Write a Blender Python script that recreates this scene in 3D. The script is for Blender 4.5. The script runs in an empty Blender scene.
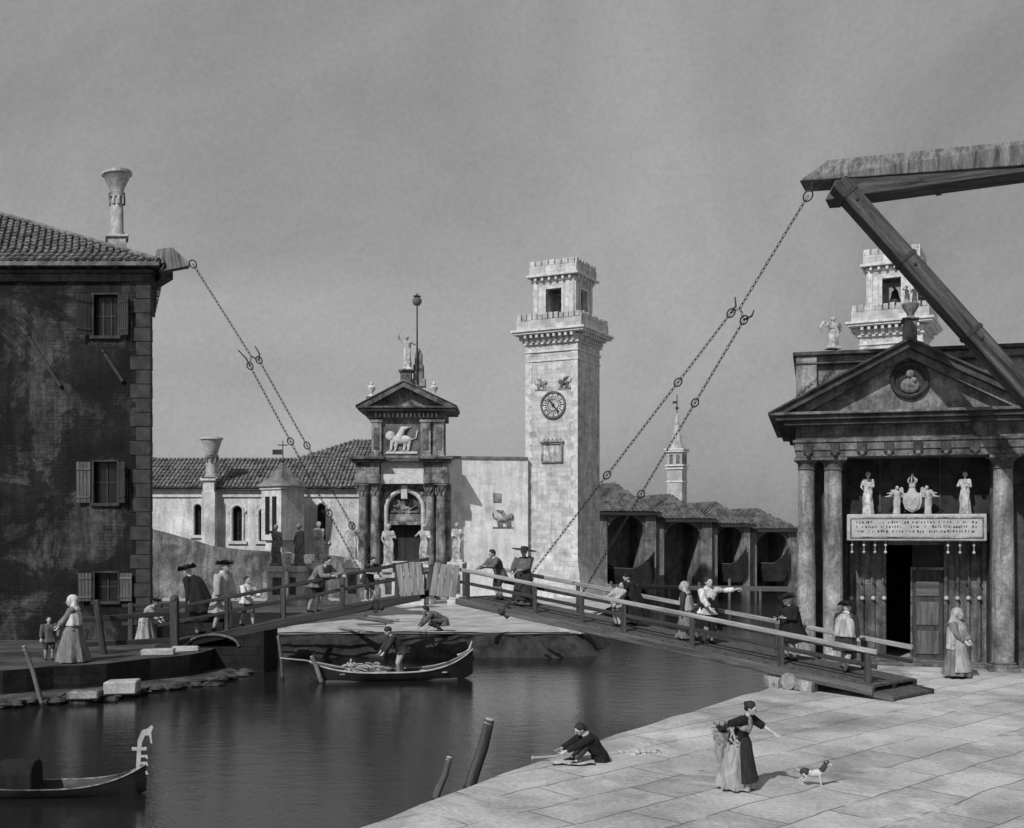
import bpy, bmesh, math, random
from mathutils import Vector, Matrix
from mathutils.geometry import tessellate_polygon
random.seed(7)
R = math.radians
S = bpy.context.scene
COL = S.collection
# ---------------------------------------------------------------- camera, sky, sun, exposure
FOC, CX, HY, EYE = 1100.0, 512.0, 530.0, 4.8
cd = bpy.data.cameras.new('camera'); cam = bpy.data.objects.new('camera', cd); COL.objects.link(cam)
cam.location = (0, 0, EYE); cam.rotation_euler = (R(90), 0, 0)
cd.sensor_width = 36; cd.lens = 36 * FOC / 1024; cd.shift_y = (HY - 414) / 1024
cd.clip_start = 0.5; cd.clip_end = 6000
S.camera = cam
SUN_EL = 42.0; SDX, SDY = 0.64, 1.0            # light travels towards +x +y
w = bpy.data.worlds.new('World'); S.world = w; w.use_nodes = True
nt = w.node_tree; bg = nt.nodes['Background']
sky = nt.nodes.new('ShaderNodeTexSky'); sky.sky_type = 'NISHITA'; sky.sun_disc = False
sky.sun_elevation = R(SUN_EL); sky.sun_rotation = math.atan2(-SDX, -SDY); sky.air_density = 1.0; sky.dust_density = 3.0
bw = nt.nodes.new('ShaderNodeRGBToBW'); nt.links.new(sky.outputs[0], bw.inputs[0])
tc = nt.nodes.new('ShaderNodeTexCoord')
mp = nt.nodes.new('ShaderNodeMapping'); mp.inputs['Scale'].default_value = (0.9, 0.9, 1.7); mp.inputs['Rotation'].default_value = (0.1, 0.5, 0)
mp.inputs['Rotation'].default_value = (0, 0, 0); vr_ = nt.nodes.new('ShaderNodeMapping'); vr_.inputs['Rotation'].default_value = (0.1, R(32), 0)
nt.links.new(tc.outputs['Generated'], vr_.inputs[0]); nt.links.new(vr_.outputs[0], mp.inputs[0])
def wnoise(scale, detail, rough, lo, hi, dist=0.0, a=0.32, b=0.68):
    n = nt.nodes.new('ShaderNodeTexNoise'); n.inputs['Scale'].default_value = scale; n.inputs['Detail'].default_value = detail
    n.inputs['Roughness'].default_value = rough; n.inputs['Distortion'].default_value = dist
    nt.links.new(mp.outputs[0], n.inputs[0])
    m = nt.nodes.new('ShaderNodeMapRange'); m.inputs[1].default_value = a; m.inputs[2].default_value = b
    m.inputs[3].default_value = lo; m.inputs[4].default_value = hi
    nt.links.new(n.outputs[0], m.inputs[0]); return m.outputs[0]
def wmath(op, a, b):
    m = nt.nodes.new('ShaderNodeMath'); m.operation = op
    for i, v in enumerate((a, b)):
        if isinstance(v, (int, float)): m.inputs[i].default_value = v
        else: nt.links.new(v, m.inputs[i])
    return m.outputs[0]
cl = wmath('MULTIPLY', wnoise(1.9, 6, 0.52, 0.76, 1.22, 1.0), wnoise(7, 9, 0.68, 0.96, 1.04, 0.9))
gn_ = nt.nodes.new('ShaderNodeTexNoise'); gn_.inputs['Scale'].default_value = 260; gn_.inputs['Detail'].default_value = 3; nt.links.new(tc.outputs['Generated'], gn_.inputs[0])
gm_ = nt.nodes.new('ShaderNodeMapRange'); gm_.inputs[1].default_value = .3; gm_.inputs[2].default_value = .7; gm_.inputs[3].default_value = .95; gm_.inputs[4].default_value = 1.05; nt.links.new(gn_.outputs[0], gm_.inputs[0])
cl = wmath('MULTIPLY', cl, gm_.outputs[0])
lum = wmath('ADD', wmath('MULTIPLY', bw.outputs[0], 0.30), 2.0)       # thin even overcast veil under the clear sky
nt.links.new(wmath('MULTIPLY', lum, cl), bg.inputs[0])
bg.inputs[1].default_value = 0.115
sl = bpy.data.lights.new('sun', 'SUN'); sl.energy = 3.6; sl.angle = R(0.6); sl.color = (1, 1, 1)
so = bpy.data.objects.new('sun', sl); COL.objects.link(so)
_h = math.tan(R(SUN_EL)) * math.hypot(SDX, SDY)
so.rotation_euler = Vector((SDX, SDY, -_h)).to_track_quat('-Z', 'Y').to_euler(); so.location = (-30, -30, 60)
S.view_settings.view_transform = 'Standard'; S.view_settings.look = 'None'; S.view_settings.exposure = 0.0; S.view_settings.gamma = 1
S.render.engine = 'CYCLES'

# ---------------------------------------------------------------- photograph pixel -> place (at a chosen distance)
def gx(px, d): return (px - CX) * d / FOC
def gz(py, d): return EYE + (HY - py) * d / FOC
def gd(py, z=0.0): return FOC * (EYE - z) / (py - HY)
def P(px, py, d): return Vector((gx(px, d), d, gz(py, d)))
class Frame:
    """a vertical facade plane: base point, direction of its local x"""
    def __init__(s, x, y, ang): s.o = Vector((x, y)); s.a = ang; s.ex = Vector((math.cos(ang), math.sin(ang))); s.ey = Vector((-math.sin(ang), math.cos(ang)))
    def u(s, px, wv=0.0):
        k = (px - CX) / FOC; b = s.o + s.ey * wv
        return (k * b.y - b.x) / (s.ex.x - k * s.ex.y)
    def d(s, px, wv=0.0): return (s.o + s.ey * wv + s.ex * s.u(px, wv)).y
    def z(s, px, py, wv=0.0): return gz(py, s.d(px, wv))

# ---------------------------------------------------------------- materials (a black and white photograph: greys)
MATS = {}
def mat(name, c, var=0.3, scale=1.5, rough=0.85, bump=0.25, kind=None, fine=1.0, bs=(0.5, 0.16), mortar=0.6, spec=0.25, rot=0.0, metal=0.0, patch=None, streak=0.0, blot=None):
    if name in MATS: return MATS[name]
    m = bpy.data.materials.new(name); m.use_nodes = True; t = m.node_tree; b = t.nodes['Principled BSDF']
    L = t.links.new
    def node(ty, **kw):
        n = t.nodes.new(ty)
        for k, v in kw.items(): n.inputs[k].default_value = v
        return n
    def mth(op, a, bb, clamp=False):
        n = t.nodes.new('ShaderNodeMath'); n.operation = op; n.use_clamp = clamp
        for i, v in enumerate((a, bb)):
            if isinstance(v, (int, float)): n.inputs[i].default_value = v
            else: L(v, n.inputs[i])
        return n.outputs[0]
    def mr(s, a, bb, lo, hi):
        n = t.nodes.new('ShaderNodeMapRange'); L(s, n.inputs[0])
        for i, v in enumerate((a, bb, lo, hi)): n.inputs[i + 1].default_value = v
        return n.outputs[0]
    co = t.nodes.new('ShaderNodeTexCoord').outputs['Object']
    src = co
    if kind == 'cloth':
        mpn = t.nodes.new('ShaderNodeMapping'); mpn.inputs['Scale'].default_value = (13, 13, 2.4); L(co, mpn.inputs[0]); src = mpn.outputs[0]
    if kind and kind.startswith('wood'):       # grain runs along each timber (vertex attribute written by the mesh builder)
        at_ = t.nodes.new('ShaderNodeAttribute'); at_.attribute_name = 'grain'
        mpn = t.nodes.new('ShaderNodeMapping'); mpn.inputs['Scale'].default_value = (0.55, 7, 7)
        L(at_.outputs['Vector'], mpn.inputs[0]); src = mpn.outputs[0]
    n1 = node('ShaderNodeTexNoise', Scale=scale, Detail=7, Roughness=0.62, Distortion=0.4); L(src, n1.inputs[0])
    n2 = node('ShaderNodeTexNoise', Scale=scale * 11 * fine, Detail=4, Roughness=0.7); L(src, n2.inputs[0])
    h = mth('ADD', mth('MULTIPLY', n1.outputs[0], 0.5), mth('MULTIPLY', n2.outputs[0], 0.5))
    v = mth('MULTIPLY', mr(n1.outputs[0], 0.36, 0.64, 1 - var, 1 + var), mr(n2.outputs[0], 0.34, 0.66, 1 - var * 0.6, 1 + var * 0.6))
    if blot:                                    # plaster fallen away in sharp edged patches
        n5 = node('ShaderNodeTexNoise', Scale=.33, Detail=9, Roughness=0.72, Distortion=0.8); L(co, n5.inputs[0]); n5b = mr(n5.outputs[0], .50, .545, blot[0], blot[1]); v = mth('MULTIPLY', v, n5b); h = mth('ADD', h, mth('MULTIPLY', n5b, .5))
    if streak:                                  # rain streaks and blotches with a shape of their own
        ms_ = t.nodes.new('ShaderNodeMapping'); ms_.inputs['Scale'].default_value = (2.2, 2.2, .28); L(co, ms_.inputs[0])
        n4 = node('ShaderNodeTexNoise', Scale=1.0, Detail=6, Roughness=0.7, Distortion=0.6); L(ms_.outputs[0], n4.inputs[0]); v = mth('MULTIPLY', v, mr(n4.outputs[0], 0.36, 0.6, 1 - streak, 1.12))
    v = mth('MULTIPLY', v, c)
    if kind in ('brick', 'pave', 'ashlar'):
        sp = t.nodes.new('ShaderNodeSeparateXYZ'); L(co, sp.inputs[0]); cb = t.nodes.new('ShaderNodeCombineXYZ')
        if kind == 'pave':
            wob = node('ShaderNodeTexNoise', Scale=0.6, Detail=2); L(co, wob.inputs[0])
            mpn = t.nodes.new('ShaderNodeMapping'); mpn.inputs['Rotation'].default_value = (0, 0, rot)
            vm = t.nodes.new('ShaderNodeVectorMath'); vm.operation = 'MULTIPLY_ADD'; L(wob.outputs['Color'], vm.inputs[0]); vm.inputs[1].default_value = (.35, .35, 0); L(co, vm.inputs[2])
            L(vm.outputs[0], mpn.inputs[0]); uv = mpn.outputs[0]
        else:
            L(mth('ADD', sp.outputs[0], sp.outputs[1]), cb.inputs[0]); L(sp.outputs[2], cb.inputs[1]); uv = cb.outputs[0]
        br = t.nodes.new('ShaderNodeTexBrick'); L(uv, br.inputs[0]); br.inputs['Scale'].default_value = 1
        br.inputs['Color1'].default_value = (1, 1, 1, 1); br.inputs['Color2'].default_value = (0.72, 0.72, 0.72, 1); br.inputs['Mortar'].default_value = (mortar,) * 3 + (1,)
        br.inputs['Brick Width'].default_value = bs[0]; br.inputs['Row Height'].default_value = bs[1]
        br.inputs['Mortar Size'].default_value = {'brick': 0.014, 'pave': 0.02, 'ashlar': 0.016}[kind]; br.inputs['Mortar Smooth'].default_value = 0.4
        bb = t.nodes.new('ShaderNodeRGBToBW'); L(br.outputs[0], bb.inputs[0]); f = bb.outputs[0]
        if patch is not None:      # plaster with bricks showing where it has fallen off; or joints worn away in places
            n3 = node('ShaderNodeTexNoise', Scale=0.45, Detail=5, Roughness=0.6); L(co, n3.inputs[0])
            k = mr(n3.outputs[0], patch - 0.03, patch + 0.03, 0, 1)
            mx = t.nodes.new('ShaderNodeMix'); mx.data_type = 'FLOAT'; L(k, mx.inputs[0]); mx.inputs[2].default_value = 1.0; L(f, mx.inputs[3]); f = mx.outputs[0]
        v = mth('MULTIPLY', v, f); h = mth('ADD', h, mth('MULTIPLY', f, 0.6))
    if kind == 'tile':
        wv = t.nodes.new('ShaderNodeTexWave'); wv.inputs['Scale'].default_value = 1.1; wv.inputs['Distortion'].default_value = 1.2; wv.inputs['Detail'].default_value = 2
        wv.inputs['Detail Scale'].default_value = 3; L(co, wv.inputs[0]); h = mth('ADD', h, wv.outputs['Fac']); v = mth('MULTIPLY', v, mr(wv.outputs['Fac'], 0, 1, 0.55, 1.25))
    v = mth('MINIMUM', v, 0.82)
    cmb = t.nodes.new('ShaderNodeCombineColor'); [L(v, cmb.inputs[i]) for i in range(3)]
    L(cmb.outputs[0], b.inputs['Base Color'])
    b.inputs['Roughness'].default_value = rough; b.inputs['Specular IOR Level'].default_value = spec; b.inputs['Metallic'].default_value = metal
    if bump:
        bp = t.nodes.new('ShaderNodeBump'); bp.inputs['Strength'].default_value = min(1, bump); bp.inputs['Distance'].default_value = 0.06
        L(h, bp.inputs['Height']); L(bp.outputs[0], b.inputs['Normal'])
    MATS[name] = m; return m
M = {}
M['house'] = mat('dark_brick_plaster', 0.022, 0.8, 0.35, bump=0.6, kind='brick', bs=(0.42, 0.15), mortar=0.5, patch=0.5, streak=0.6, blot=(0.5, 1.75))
M['quoin'] = mat('quoin_stone', 0.04, 0.4, 2, bump=0.4)
M['roof'] = mat('roof_tile', 0.13, 0.5, 2.0, bump=0.6)
M['shed_roof'] = mat('old_shed_tile', 0.085, 0.6, 1.5, bump=0.6)
M['roof2'] = mat('far_roof_tile', 0.15, 0.5, 1.2, bump=0.6)
M['plaster'] = mat('pale_plaster', 0.52, 0.30, 0.5, bump=0.3, streak=0.25)
M['white'] = mat('whitewashed_wall', 0.62, 0.16, 0.5, bump=0.2, kind='ashlar', bs=(1.1, 0.5), mortar=0.82, patch=0.52, streak=0.15)
M['tower'] = mat('tower_plaster', 0.50, 0.2, 1.4, bump=0.35, kind='brick', bs=(0.8, 0.32), mortar=0.62, patch=0.44, streak=0.2)
M['trim'] = mat('pale_stone_trim', 0.5, 0.25, 2.5, bump=0.3)
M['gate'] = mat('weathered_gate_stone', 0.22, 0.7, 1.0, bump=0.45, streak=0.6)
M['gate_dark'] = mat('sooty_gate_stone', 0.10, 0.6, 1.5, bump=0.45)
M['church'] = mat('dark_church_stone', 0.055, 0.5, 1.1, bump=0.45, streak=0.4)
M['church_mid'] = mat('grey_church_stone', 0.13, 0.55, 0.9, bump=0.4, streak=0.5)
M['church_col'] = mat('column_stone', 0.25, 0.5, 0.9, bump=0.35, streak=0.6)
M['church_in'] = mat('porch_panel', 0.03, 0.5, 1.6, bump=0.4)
M['slab'] = mat('inscribed_slab', 0.37, 0.22, 2.5, bump=0.3)
M['marble'] = mat('statue_marble', 0.42, 0.4, 4.0, bump=0.3, streak=0.4)
M['marble_dark'] = mat('sooty_statue_stone', 0.15, 0.5, 4.0, bump=0.3)
M['sand'] = mat('sandy_bank', 0.34, 0.3, 0.7, bump=0.6, fine=2.5)
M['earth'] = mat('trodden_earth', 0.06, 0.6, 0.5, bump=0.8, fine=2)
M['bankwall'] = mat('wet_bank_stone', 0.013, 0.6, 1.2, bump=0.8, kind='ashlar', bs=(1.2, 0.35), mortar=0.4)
M['pave'] = mat('quay_paving', 0.42, 0.32, 0.22, bump=0.5, kind='pave', bs=(2.6, 1.15), mortar=0.3, rot=R(-42), fine=4.5, patch=0.42, streak=.0, blot=(1.0, .8))
M['quayedge'] = mat('quay_edge_stone', 0.36, 0.3, 1.0, bump=0.4)
M['wood'] = mat('weathered_timber', 0.075, 0.45, 1.0, bump=0.5, kind='wood_x')
M['wood_lt'] = mat('bleached_timber', 0.26, 0.4, 1.0, bump=0.4, kind='wood_x')
M['wood_mid'] = mat('grey_timber', 0.09, 0.45, 1.0, bump=0.4, kind='wood_x')
M['attic'] = mat('pale_attic_stone', 0.2, 0.55, 0.9, bump=0.4, streak=0.5)
M['mud'] = mat('dark_wet_mud', 0.03, 0.6, 1.5, bump=0.9, fine=1.5)
M['wood_dk'] = mat('tarred_timber', 0.035, 0.4, 1.0, bump=0.4, kind='wood_x')
M['woodz'] = mat('weathered_upright_timber', 0.10, 0.45, 1.0, bump=0.5, kind='wood_z')
M['woodz_dk'] = mat('dark_upright_timber', 0.055, 0.45, 1.0, bump=0.5, kind='wood_z')
M['plank'] = mat('hatch_plank', 0.24, 0.35, 1.0, bump=0.4, kind='wood_z')
M['beam'] = mat('gallows_timber', 0.06, 0.7, 0.8, bump=0.5, kind='wood_x')
M['beam_lt'] = mat('gallows_cap_timber', 0.13, 0.6, 0.8, bump=0.5, kind='wood_x')
M['iron'] = mat('black_iron', 0.03, 0.3, 6, rough=0.6, bump=0.1)
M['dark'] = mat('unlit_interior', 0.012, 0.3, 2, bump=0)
M['glass'] = mat('old_window_glass', 0.015, 0.2, 2, rough=0.25, bump=0, spec=0.3)
M['shutter'] = mat('old_shutter', 0.05, 0.4, 1.0, bump=0.4, kind='wood_z')
M['shed'] = mat('shed_pier_stone', 0.17, 0.45, 0.6, bump=0.4, streak=0.5, kind='brick', bs=(0.8, 0.3), mortar=0.6, patch=0.5)
M['shadowwall'] = mat('stained_shadow_wall', 0.16, 0.6, 0.6, bump=0.7, streak=0.55, kind='brick', bs=(0.7, 0.25), mortar=0.7, patch=0.55)  # streaked wall, its dark tone stands in for the house's cast shadow
M['shed_dk'] = mat('shed_boarding', 0.10, 0.5, 0.8, bump=0.4)
M['hull'] = mat('pitch_black_hull', 0.018, 0.4, 1.5, rough=0.5, bump=0.2)
M['far'] = mat('far_campanile_stone', 0.32, 0.3, 0.5, bump=0.2)
M['skin'] = mat('skin', 0.40, 0.1, 6, rough=0.6, bump=0.05)
for nm, c in (('cloth_white', 0.58), ('cloth_light', 0.38), ('cloth_mid', 0.19), ('cloth_grey', 0.11), ('cloth_dark', 0.04), ('cloth_black', 0.018)):
    M[nm] = mat(nm, c, 0.35, 1, rough=0.95, bump=0.9, kind='cloth')
M['hair'] = mat('dark_hair', 0.02, 0.3, 20, rough=0.6, bump=0.3)
M['leaf'] = mat('shade_leaf', 0.05, 0.5, 6, bump=0.2)
M['wicker'] = mat('wicker', 0.3, 0.5, 12, bump=0.7)
M['fur_dk'] = mat('dark_fur', 0.05, 0.4, 30, bump=0.5); M['fur_lt'] = mat('pale_fur', 0.5, 0.3, 30, bump=0.5)

# ---------------------------------------------------------------- mesh collecting helpers
class MB:
    def __init__(s): s.v = []; s.f = []; s.m = []; s.g = []
    def add(s, vs, fs, mi=0, g=None):
        off = Vector((random.uniform(0, 50), random.uniform(0, 50), random.uniform(0, 50)))
        if g is None: g = [Vector((p[2], p[0], p[1])) for p in vs]
        s.g += [Vector(q) + off for q in g]
        o = len(s.v); s.v += [Vector(p) for p in vs]; s.f += [tuple(i + o for i in f) for f in fs]; s.m += [mi] * len(fs); return s
    def box(s, x0, x1, y0, y1, z0, z1, mi=0, T=None):
        vs = [Vector((x, y, z)) for z in (z0, z1) for y in (y0, y1) for x in (x0, x1)]
        dm = (abs(x1 - x0), abs(y1 - y0), abs(z1 - z0)); ia = dm.index(max(dm)); g = [Vector((v[ia], v[(ia + 1) % 3], v[(ia + 2) % 3])) for v in vs]
        if T: vs = [T @ v for v in vs]
        return s.add(vs, [(0, 2, 3, 1), (4, 5, 7, 6), (0, 1, 5, 4), (2, 6, 7, 3), (0, 4, 6, 2), (1, 3, 7, 5)], mi, g)
    def beam(s, a, b, wd, ht, mi=0, up=Vector((0, 0, 1))):
        a = Vector(a); b = Vector(b); t = (b - a).normalized(); sd = t.cross(up).normalized(); u = sd.cross(t)
        vs = [p + sd * (i * wd / 2) + u * (j * ht / 2) for p in (a, b) for i, j in ((-1, -1), (1, -1), (1, 1), (-1, 1))]
        return s.add(vs, [(0, 1, 2, 3), (7, 6, 5, 4), (0, 4, 5, 1), (1, 5, 6, 2), (2, 6, 7, 3), (3, 7, 4, 0)], mi, [Vector((l_, i * wd / 2, j * ht / 2)) for l_ in (0, (b - a).length) for i, j in ((-1, -1), (1, -1), (1, 1), (-1, 1))])
    def tube(s, pts, rad, n=8, asp=1.0, mi=0, ref=None, folds=0, famp=0.0, closed=False):
        pts = [Vector(p) for p in pts]; k = len(pts)
        if isinstance(rad, (int, float)): rad = [rad] * k
        vs = []
        for i, p in enumerate(pts):
            if closed: t = pts[(i + 1) % k] - pts[i - 1]
            else: t = pts[min(i + 1, k - 1)] - pts[max(i - 1, 0)]
            t = t.normalized() if t.length > 1e-9 else Vector((0, 0, 1))
            rx = Vector(ref) if ref is not None else (Vector((1, 0, 0)) if abs(t.x) < 0.9 else Vector((0, 0, 1)))
            a = (rx - t * rx.dot(t)).normalized(); b = t.cross(a)
            r = rad[i]; ra, rb = (r if isinstance(r, tuple) else (r * asp, r))
            for j in range(n):
                th = 2 * math.pi * j / n; q = 1 + (famp[i] if isinstance(famp, (list, tuple)) else famp) * math.cos(folds * th + i * 0.35) if folds else 1
                vs.append(p + a * (ra * q * math.cos(th)) + b * (rb * q * math.sin(th)))
        fs = []
        for i in range(k if closed else k - 1):
            for j in range(n):
                i2 = (i + 1) % k; fs.append((i * n + j, i * n + (j + 1) % n, i2 * n + (j + 1) % n, i2 * n + j))
        if not closed: fs += [tuple(range(n))[::-1], tuple((k - 1) * n + j for j in range(n))]
        g = []; cum = 0
        for i in range(k):
            if i: cum += (pts[i] - pts[i - 1]).length
            r = rad[i]; r = r[0] if isinstance(r, tuple) else r
            g += [Vector((cum, r * math.cos(2 * math.pi * j / n), r * math.sin(2 * math.pi * j / n))) for j in range(n)]
        return s.add(vs, fs, mi, g)
    def lathe(s, prof, c=(0, 0, 0), n=16, mi=0, sx=1, sy=1):
        c = Vector(c); vs = [c + Vector((r * sx * math.cos(2 * math.pi * j / n), r * sy * math.sin(2 * math.pi * j / n), z)) for r, z in prof for j in range(n)]
        fs = [(i * n + j, i * n + (j + 1) % n, (i + 1) * n + (j + 1) % n, (i + 1) * n + j) for i in range(len(prof) - 1) for j in range(n)]
        fs += [tuple(range(n))[::-1], tuple((len(prof) - 1) * n + j for j in range(n))]
        return s.add(vs, fs, mi)
    def ball(s, c, r, n=10, mi=0, sc=(1, 1, 1)):
        c = Vector(c); k = n // 2 + 1; vs = []
        for i in range(1, k):
            ph = math.pi * i / k
            vs += [c + Vector((r * sc[0] * math.sin(ph) * math.cos(2 * math.pi * j / n), r * sc[1] * math.sin(ph) * math.sin(2 * math.pi * j / n), r * sc[2] * math.cos(ph))) for j in range(n)]
        q = k - 1; fs = [(i * n + j, (i + 1) * n + j, (i + 1) * n + (j + 1) % n, i * n + (j + 1) % n) for i in range(q - 1) for j in range(n)]
        vs += [c + Vector((0, 0, r * sc[2])), c - Vector((0, 0, r * sc[2]))]; a = q * n
        fs += [(a, j, (j + 1) % n) for j in range(n)] + [(a + 1, (q - 1) * n + (j + 1) % n, (q - 1) * n + j) for j in range(n)]
        return s.add(vs, fs, mi)
    def plate(s, loops, f, t0, t1, mi=0, ms=None):
        """polygon with holes in a 2-D plane, f(a, b, t) gives the 3-D point, thickness t0..t1"""
        loops = [list(l) for l in loops]; tri = tessellate_polygon([[Vector((a, b, 0)) for a, b in l] for l in loops])
        flat = [q for l in loops for q in l]; n = len(flat)
        vs = [f(a, b, t0) for a, b in flat] + [f(a, b, t1) for a, b in flat]
        fs = [tuple(x) for x in tri] + [tuple(i + n for i in x)[::-1] for x in tri]; s.add(vs, fs, mi)
        sf = []; o = 0
        for l in loops:
            k = len(l); sf += [(o + i, o + (i + 1) % k, n + o + (i + 1) % k, n + o + i) for i in range(k)]; o += k
        s.add(vs, sf, mi if ms is None else ms); return s
    def slab(s, poly, z0, z1, mi=0, ms=None): return s.plate([poly], lambda a, b, t: Vector((a, b, t)), z0, z1, mi, ms)
    def wall(s, x0, x1, z0, z1, y0, y1, holes=(), mi=0):
        return s.plate([[(x0, z0), (x1, z0), (x1, z1), (x0, z1)]] + [list(h) for h in holes], lambda a, b, t: Vector((a, t, b)), y0, y1, mi)
    def front(s, poly, y0, y1, mi=0): return s.plate([poly], lambda a, b, t: Vector((a, t, b)), y0, y1, mi)
    def build(s, name, mats, parent=None, smooth=None, bevel=0.0, remesh=0.0, sub=0):
        me = bpy.data.meshes.new(name); me.from_pydata([tuple(v) for v in s.v], [], s.f)
        if not isinstance(mats, (list, tuple)): mats = [mats]
        for m in mats: me.materials.append(m)
        me.polygons.foreach_set('material_index', [min(i, len(mats) - 1) for i in s.m])
        if len(s.g) == len(s.v):
            at_ = me.attributes.new('grain', 'FLOAT_VECTOR', 'POINT'); at_.data.foreach_set('vector', [c_ for q in s.g for c_ in q])
        b = bmesh.new(); b.from_mesh(me); bmesh.ops.remove_doubles(b, verts=b.verts, dist=1e-5); bmesh.ops.recalc_face_normals(b, faces=b.faces); b.to_mesh(me); b.free()
        o = bpy.data.objects.new(name, me); COL.objects.link(o)
        if remesh or bevel or sub:
            if remesh:
                q = o.modifiers.new('r', 'REMESH'); q.mode = 'VOXEL'; q.voxel_size = remesh
                q = o.modifiers.new('s', 'SMOOTH'); q.iterations = 3; q.factor = 0.5
            if bevel: q = o.modifiers.new('b', 'BEVEL'); q.width = bevel; q.segments = 1; q.limit_method = 'ANGLE'; q.angle_limit = R(40)
            if sub: q = o.modifiers.new('u', 'SUBSURF'); q.levels = sub
            dg = bpy.context.evaluated_depsgraph_get(); me2 = bpy.data.meshes.new_from_object(o.evaluated_get(dg)); o.modifiers.clear(); o.data = me2; me = me2
            me.name = name
        if smooth is not None or remesh:
            me.shade_smooth()
            if not remesh: me.set_sharp_from_angle(angle=R(smooth))
        if parent: o.parent = parent
        return o
def arch(xc, hw, z0, zs, n=10):
    """outline of a round-headed opening: foot z0, springing zs"""
    return [(xc - hw, z0), (xc + hw, z0)] + [(xc + hw * math.cos(math.pi * i / n), zs + hw * math.sin(math.pi * i / n)) for i in range(n + 1)]
def tag(o, label=None, cat=None, group=None, kind=None):
    if label: o['label'] = label
    if cat: o['category'] = cat
    if group: o['group'] = group
    if kind: o['kind'] = kind
    return o
def empty(name, loc, label, cat, rz=0.0, group=None):
    o = bpy.data.objects.new(name, None); COL.objects.link(o); o.location = loc; o.rotation_euler = (0, 0, rz); o.empty_display_size = 0.3
    return tag(o, label, cat, group)
def dup(o, loc, rz=None, label=None, parent=None, scale=None):
    c = o.copy(); COL.objects.link(c); c.parent = parent
    if loc is not None: c.location = loc
    if rz is not None: c.rotation_euler = (0, 0, rz)
    if label: c['label'] = label
    if scale: c.scale = (scale,) * 3
    for ch in [x for x in S.objects if x.parent == o]: dup(ch, None, parent=c)
    return c
def struct(mb, name, mats, label, **k):
    return tag(mb.build(name, mats, **k), label, kind='structure')

# ---------------------------------------------------------------- ground and water
def rough(poly, step, amp):
    out = []
    for i, a in enumerate(poly):
        b = poly[(i + 1) % len(poly)]; a2 = Vector(a); b2 = Vector(b); L = (b2 - a2).length; n = int(L / step) if L < 60 else 1; n = max(1, n)
        for k in range(n):
            p = a2.lerp(b2, k / n)
            if k: p += Vector((random.uniform(-amp, amp), random.uniform(-amp, amp)))
            out.append((p.x, p.y))
    return out
WATER = -1.0
far = rough([(-12.1, 50.6), (-6, 51.2), (0, 50.7), (3.0, 51.0), (5.6, 66), (8.2, 80), (8.8, 104), (34, 121)], 1.3, 0.14)[:-1]
far = [p for p in far if not (p[0] > 20 and p[1] < 100)]
far = [p for p in far]
# the rough() of an open line also returns its closing edge; keep only the forward run
i34 = max(range(len(far)), key=lambda i: far[i][0]); far = far[:i34 + 1]
struct(MB().slab(far + [(34, 121), (130, 170), (1800, 1700), (1800, 2500), (-2500, 2500), (-2500, 64), (-12.1, 64)], -2.5, 0, 0, 1), 'sandy_bank', [M['sand'], M['bankwall']], 'pale sandy bank across the canal in front of the gateway')
lb = rough([(-60, 36.5), (-17.4, 37.6), (-14.6, 39.6), (-12.4, 42.4), (-11.7, 45.9), (-12.1, 47)], 0.8, 0.22); lb = lb[:max(range(len(lb)), key=lambda i: lb[i][1]) + 1]
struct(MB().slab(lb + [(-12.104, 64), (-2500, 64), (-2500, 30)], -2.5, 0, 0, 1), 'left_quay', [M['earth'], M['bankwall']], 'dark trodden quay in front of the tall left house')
rq = rough([(-2.6, 17.5), (0.37, 22.5), (3.1, 26.7), (7.8, 33.4), (9.0, 37.0), (9.5, 39.6), (14, 52), (34, 112)], 0.9, 0.09); rq = rq[:max(range(len(rq)), key=lambda i: rq[i][1]) + 1]
struct(MB().slab(rq + [(34, 112), (130, 158), (1800, 1600), (1800, -500), (-500, -500), (-45, -22)], -2.5, 0, 0, 1), 'stone_quay', [M['pave'], M['bankwall']], 'pale stone paved quay in the foreground')
# muddy slope under the edge of the sandy bank, and a low stone ledge before the left quay
rb = random.Random(11); row = [p for p in far if p[1] < 66]; vs = []; fs = []
dense = []
for a_, b_ in zip(row[:-1], row[1:]):
    for k_ in range(4): dense.append(((a_[0] + (b_[0] - a_[0]) * k_ / 4), (a_[1] + (b_[1] - a_[1]) * k_ / 4)))
for i, (x_, y_) in enumerate(dense):
    nx, ny = (0, -1) if x_ < 2.6 else (.9, -.25)
    w1 = .5 + .35 * math.sin(i * .37) + rb.uniform(-.12, .12)
    for q, z_ in ((-.75, .035 + rb.uniform(0, .03)), (-.3 + .2 * math.sin(i * .9), .06), (.12 + rb.uniform(-.1, .1), -.14 + rb.uniform(-.08, .05)), (.35 + w1 * .4, -.55 + rb.uniform(-.12, .12)), (.5 + w1, -1.15)):
        vs.append((x_ + nx * q + rb.uniform(-.04, .04), y_ + ny * q, z_))
for i in range(len(dense) - 1):
    for j in range(4): fs.append((i * 5 + j, i * 5 + j + 1, i * 5 + j + 6, i * 5 + j + 5))
mb_ = MB(); mb_.add(vs, fs, 0); mb_.m = [1 if (k_ % 4) else 0 for k_ in range(len(fs))]
struct(mb_, 'bank_slope', [M['sand'], M['mud']], 'dark muddy slope where the sandy bank meets the water', smooth=60)
lg = rough([(-30, 34.6), (-17.4, 35.4), (-15.6, 36.8), (-13.9, 37.2), (-12.5, 39.9), (-11.6, 41.0), (-11.0, 44.0)], .6, .22); lg = lg[:max(range(len(lg)), key=lambda i: lg[i][1]) + 1]
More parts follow.
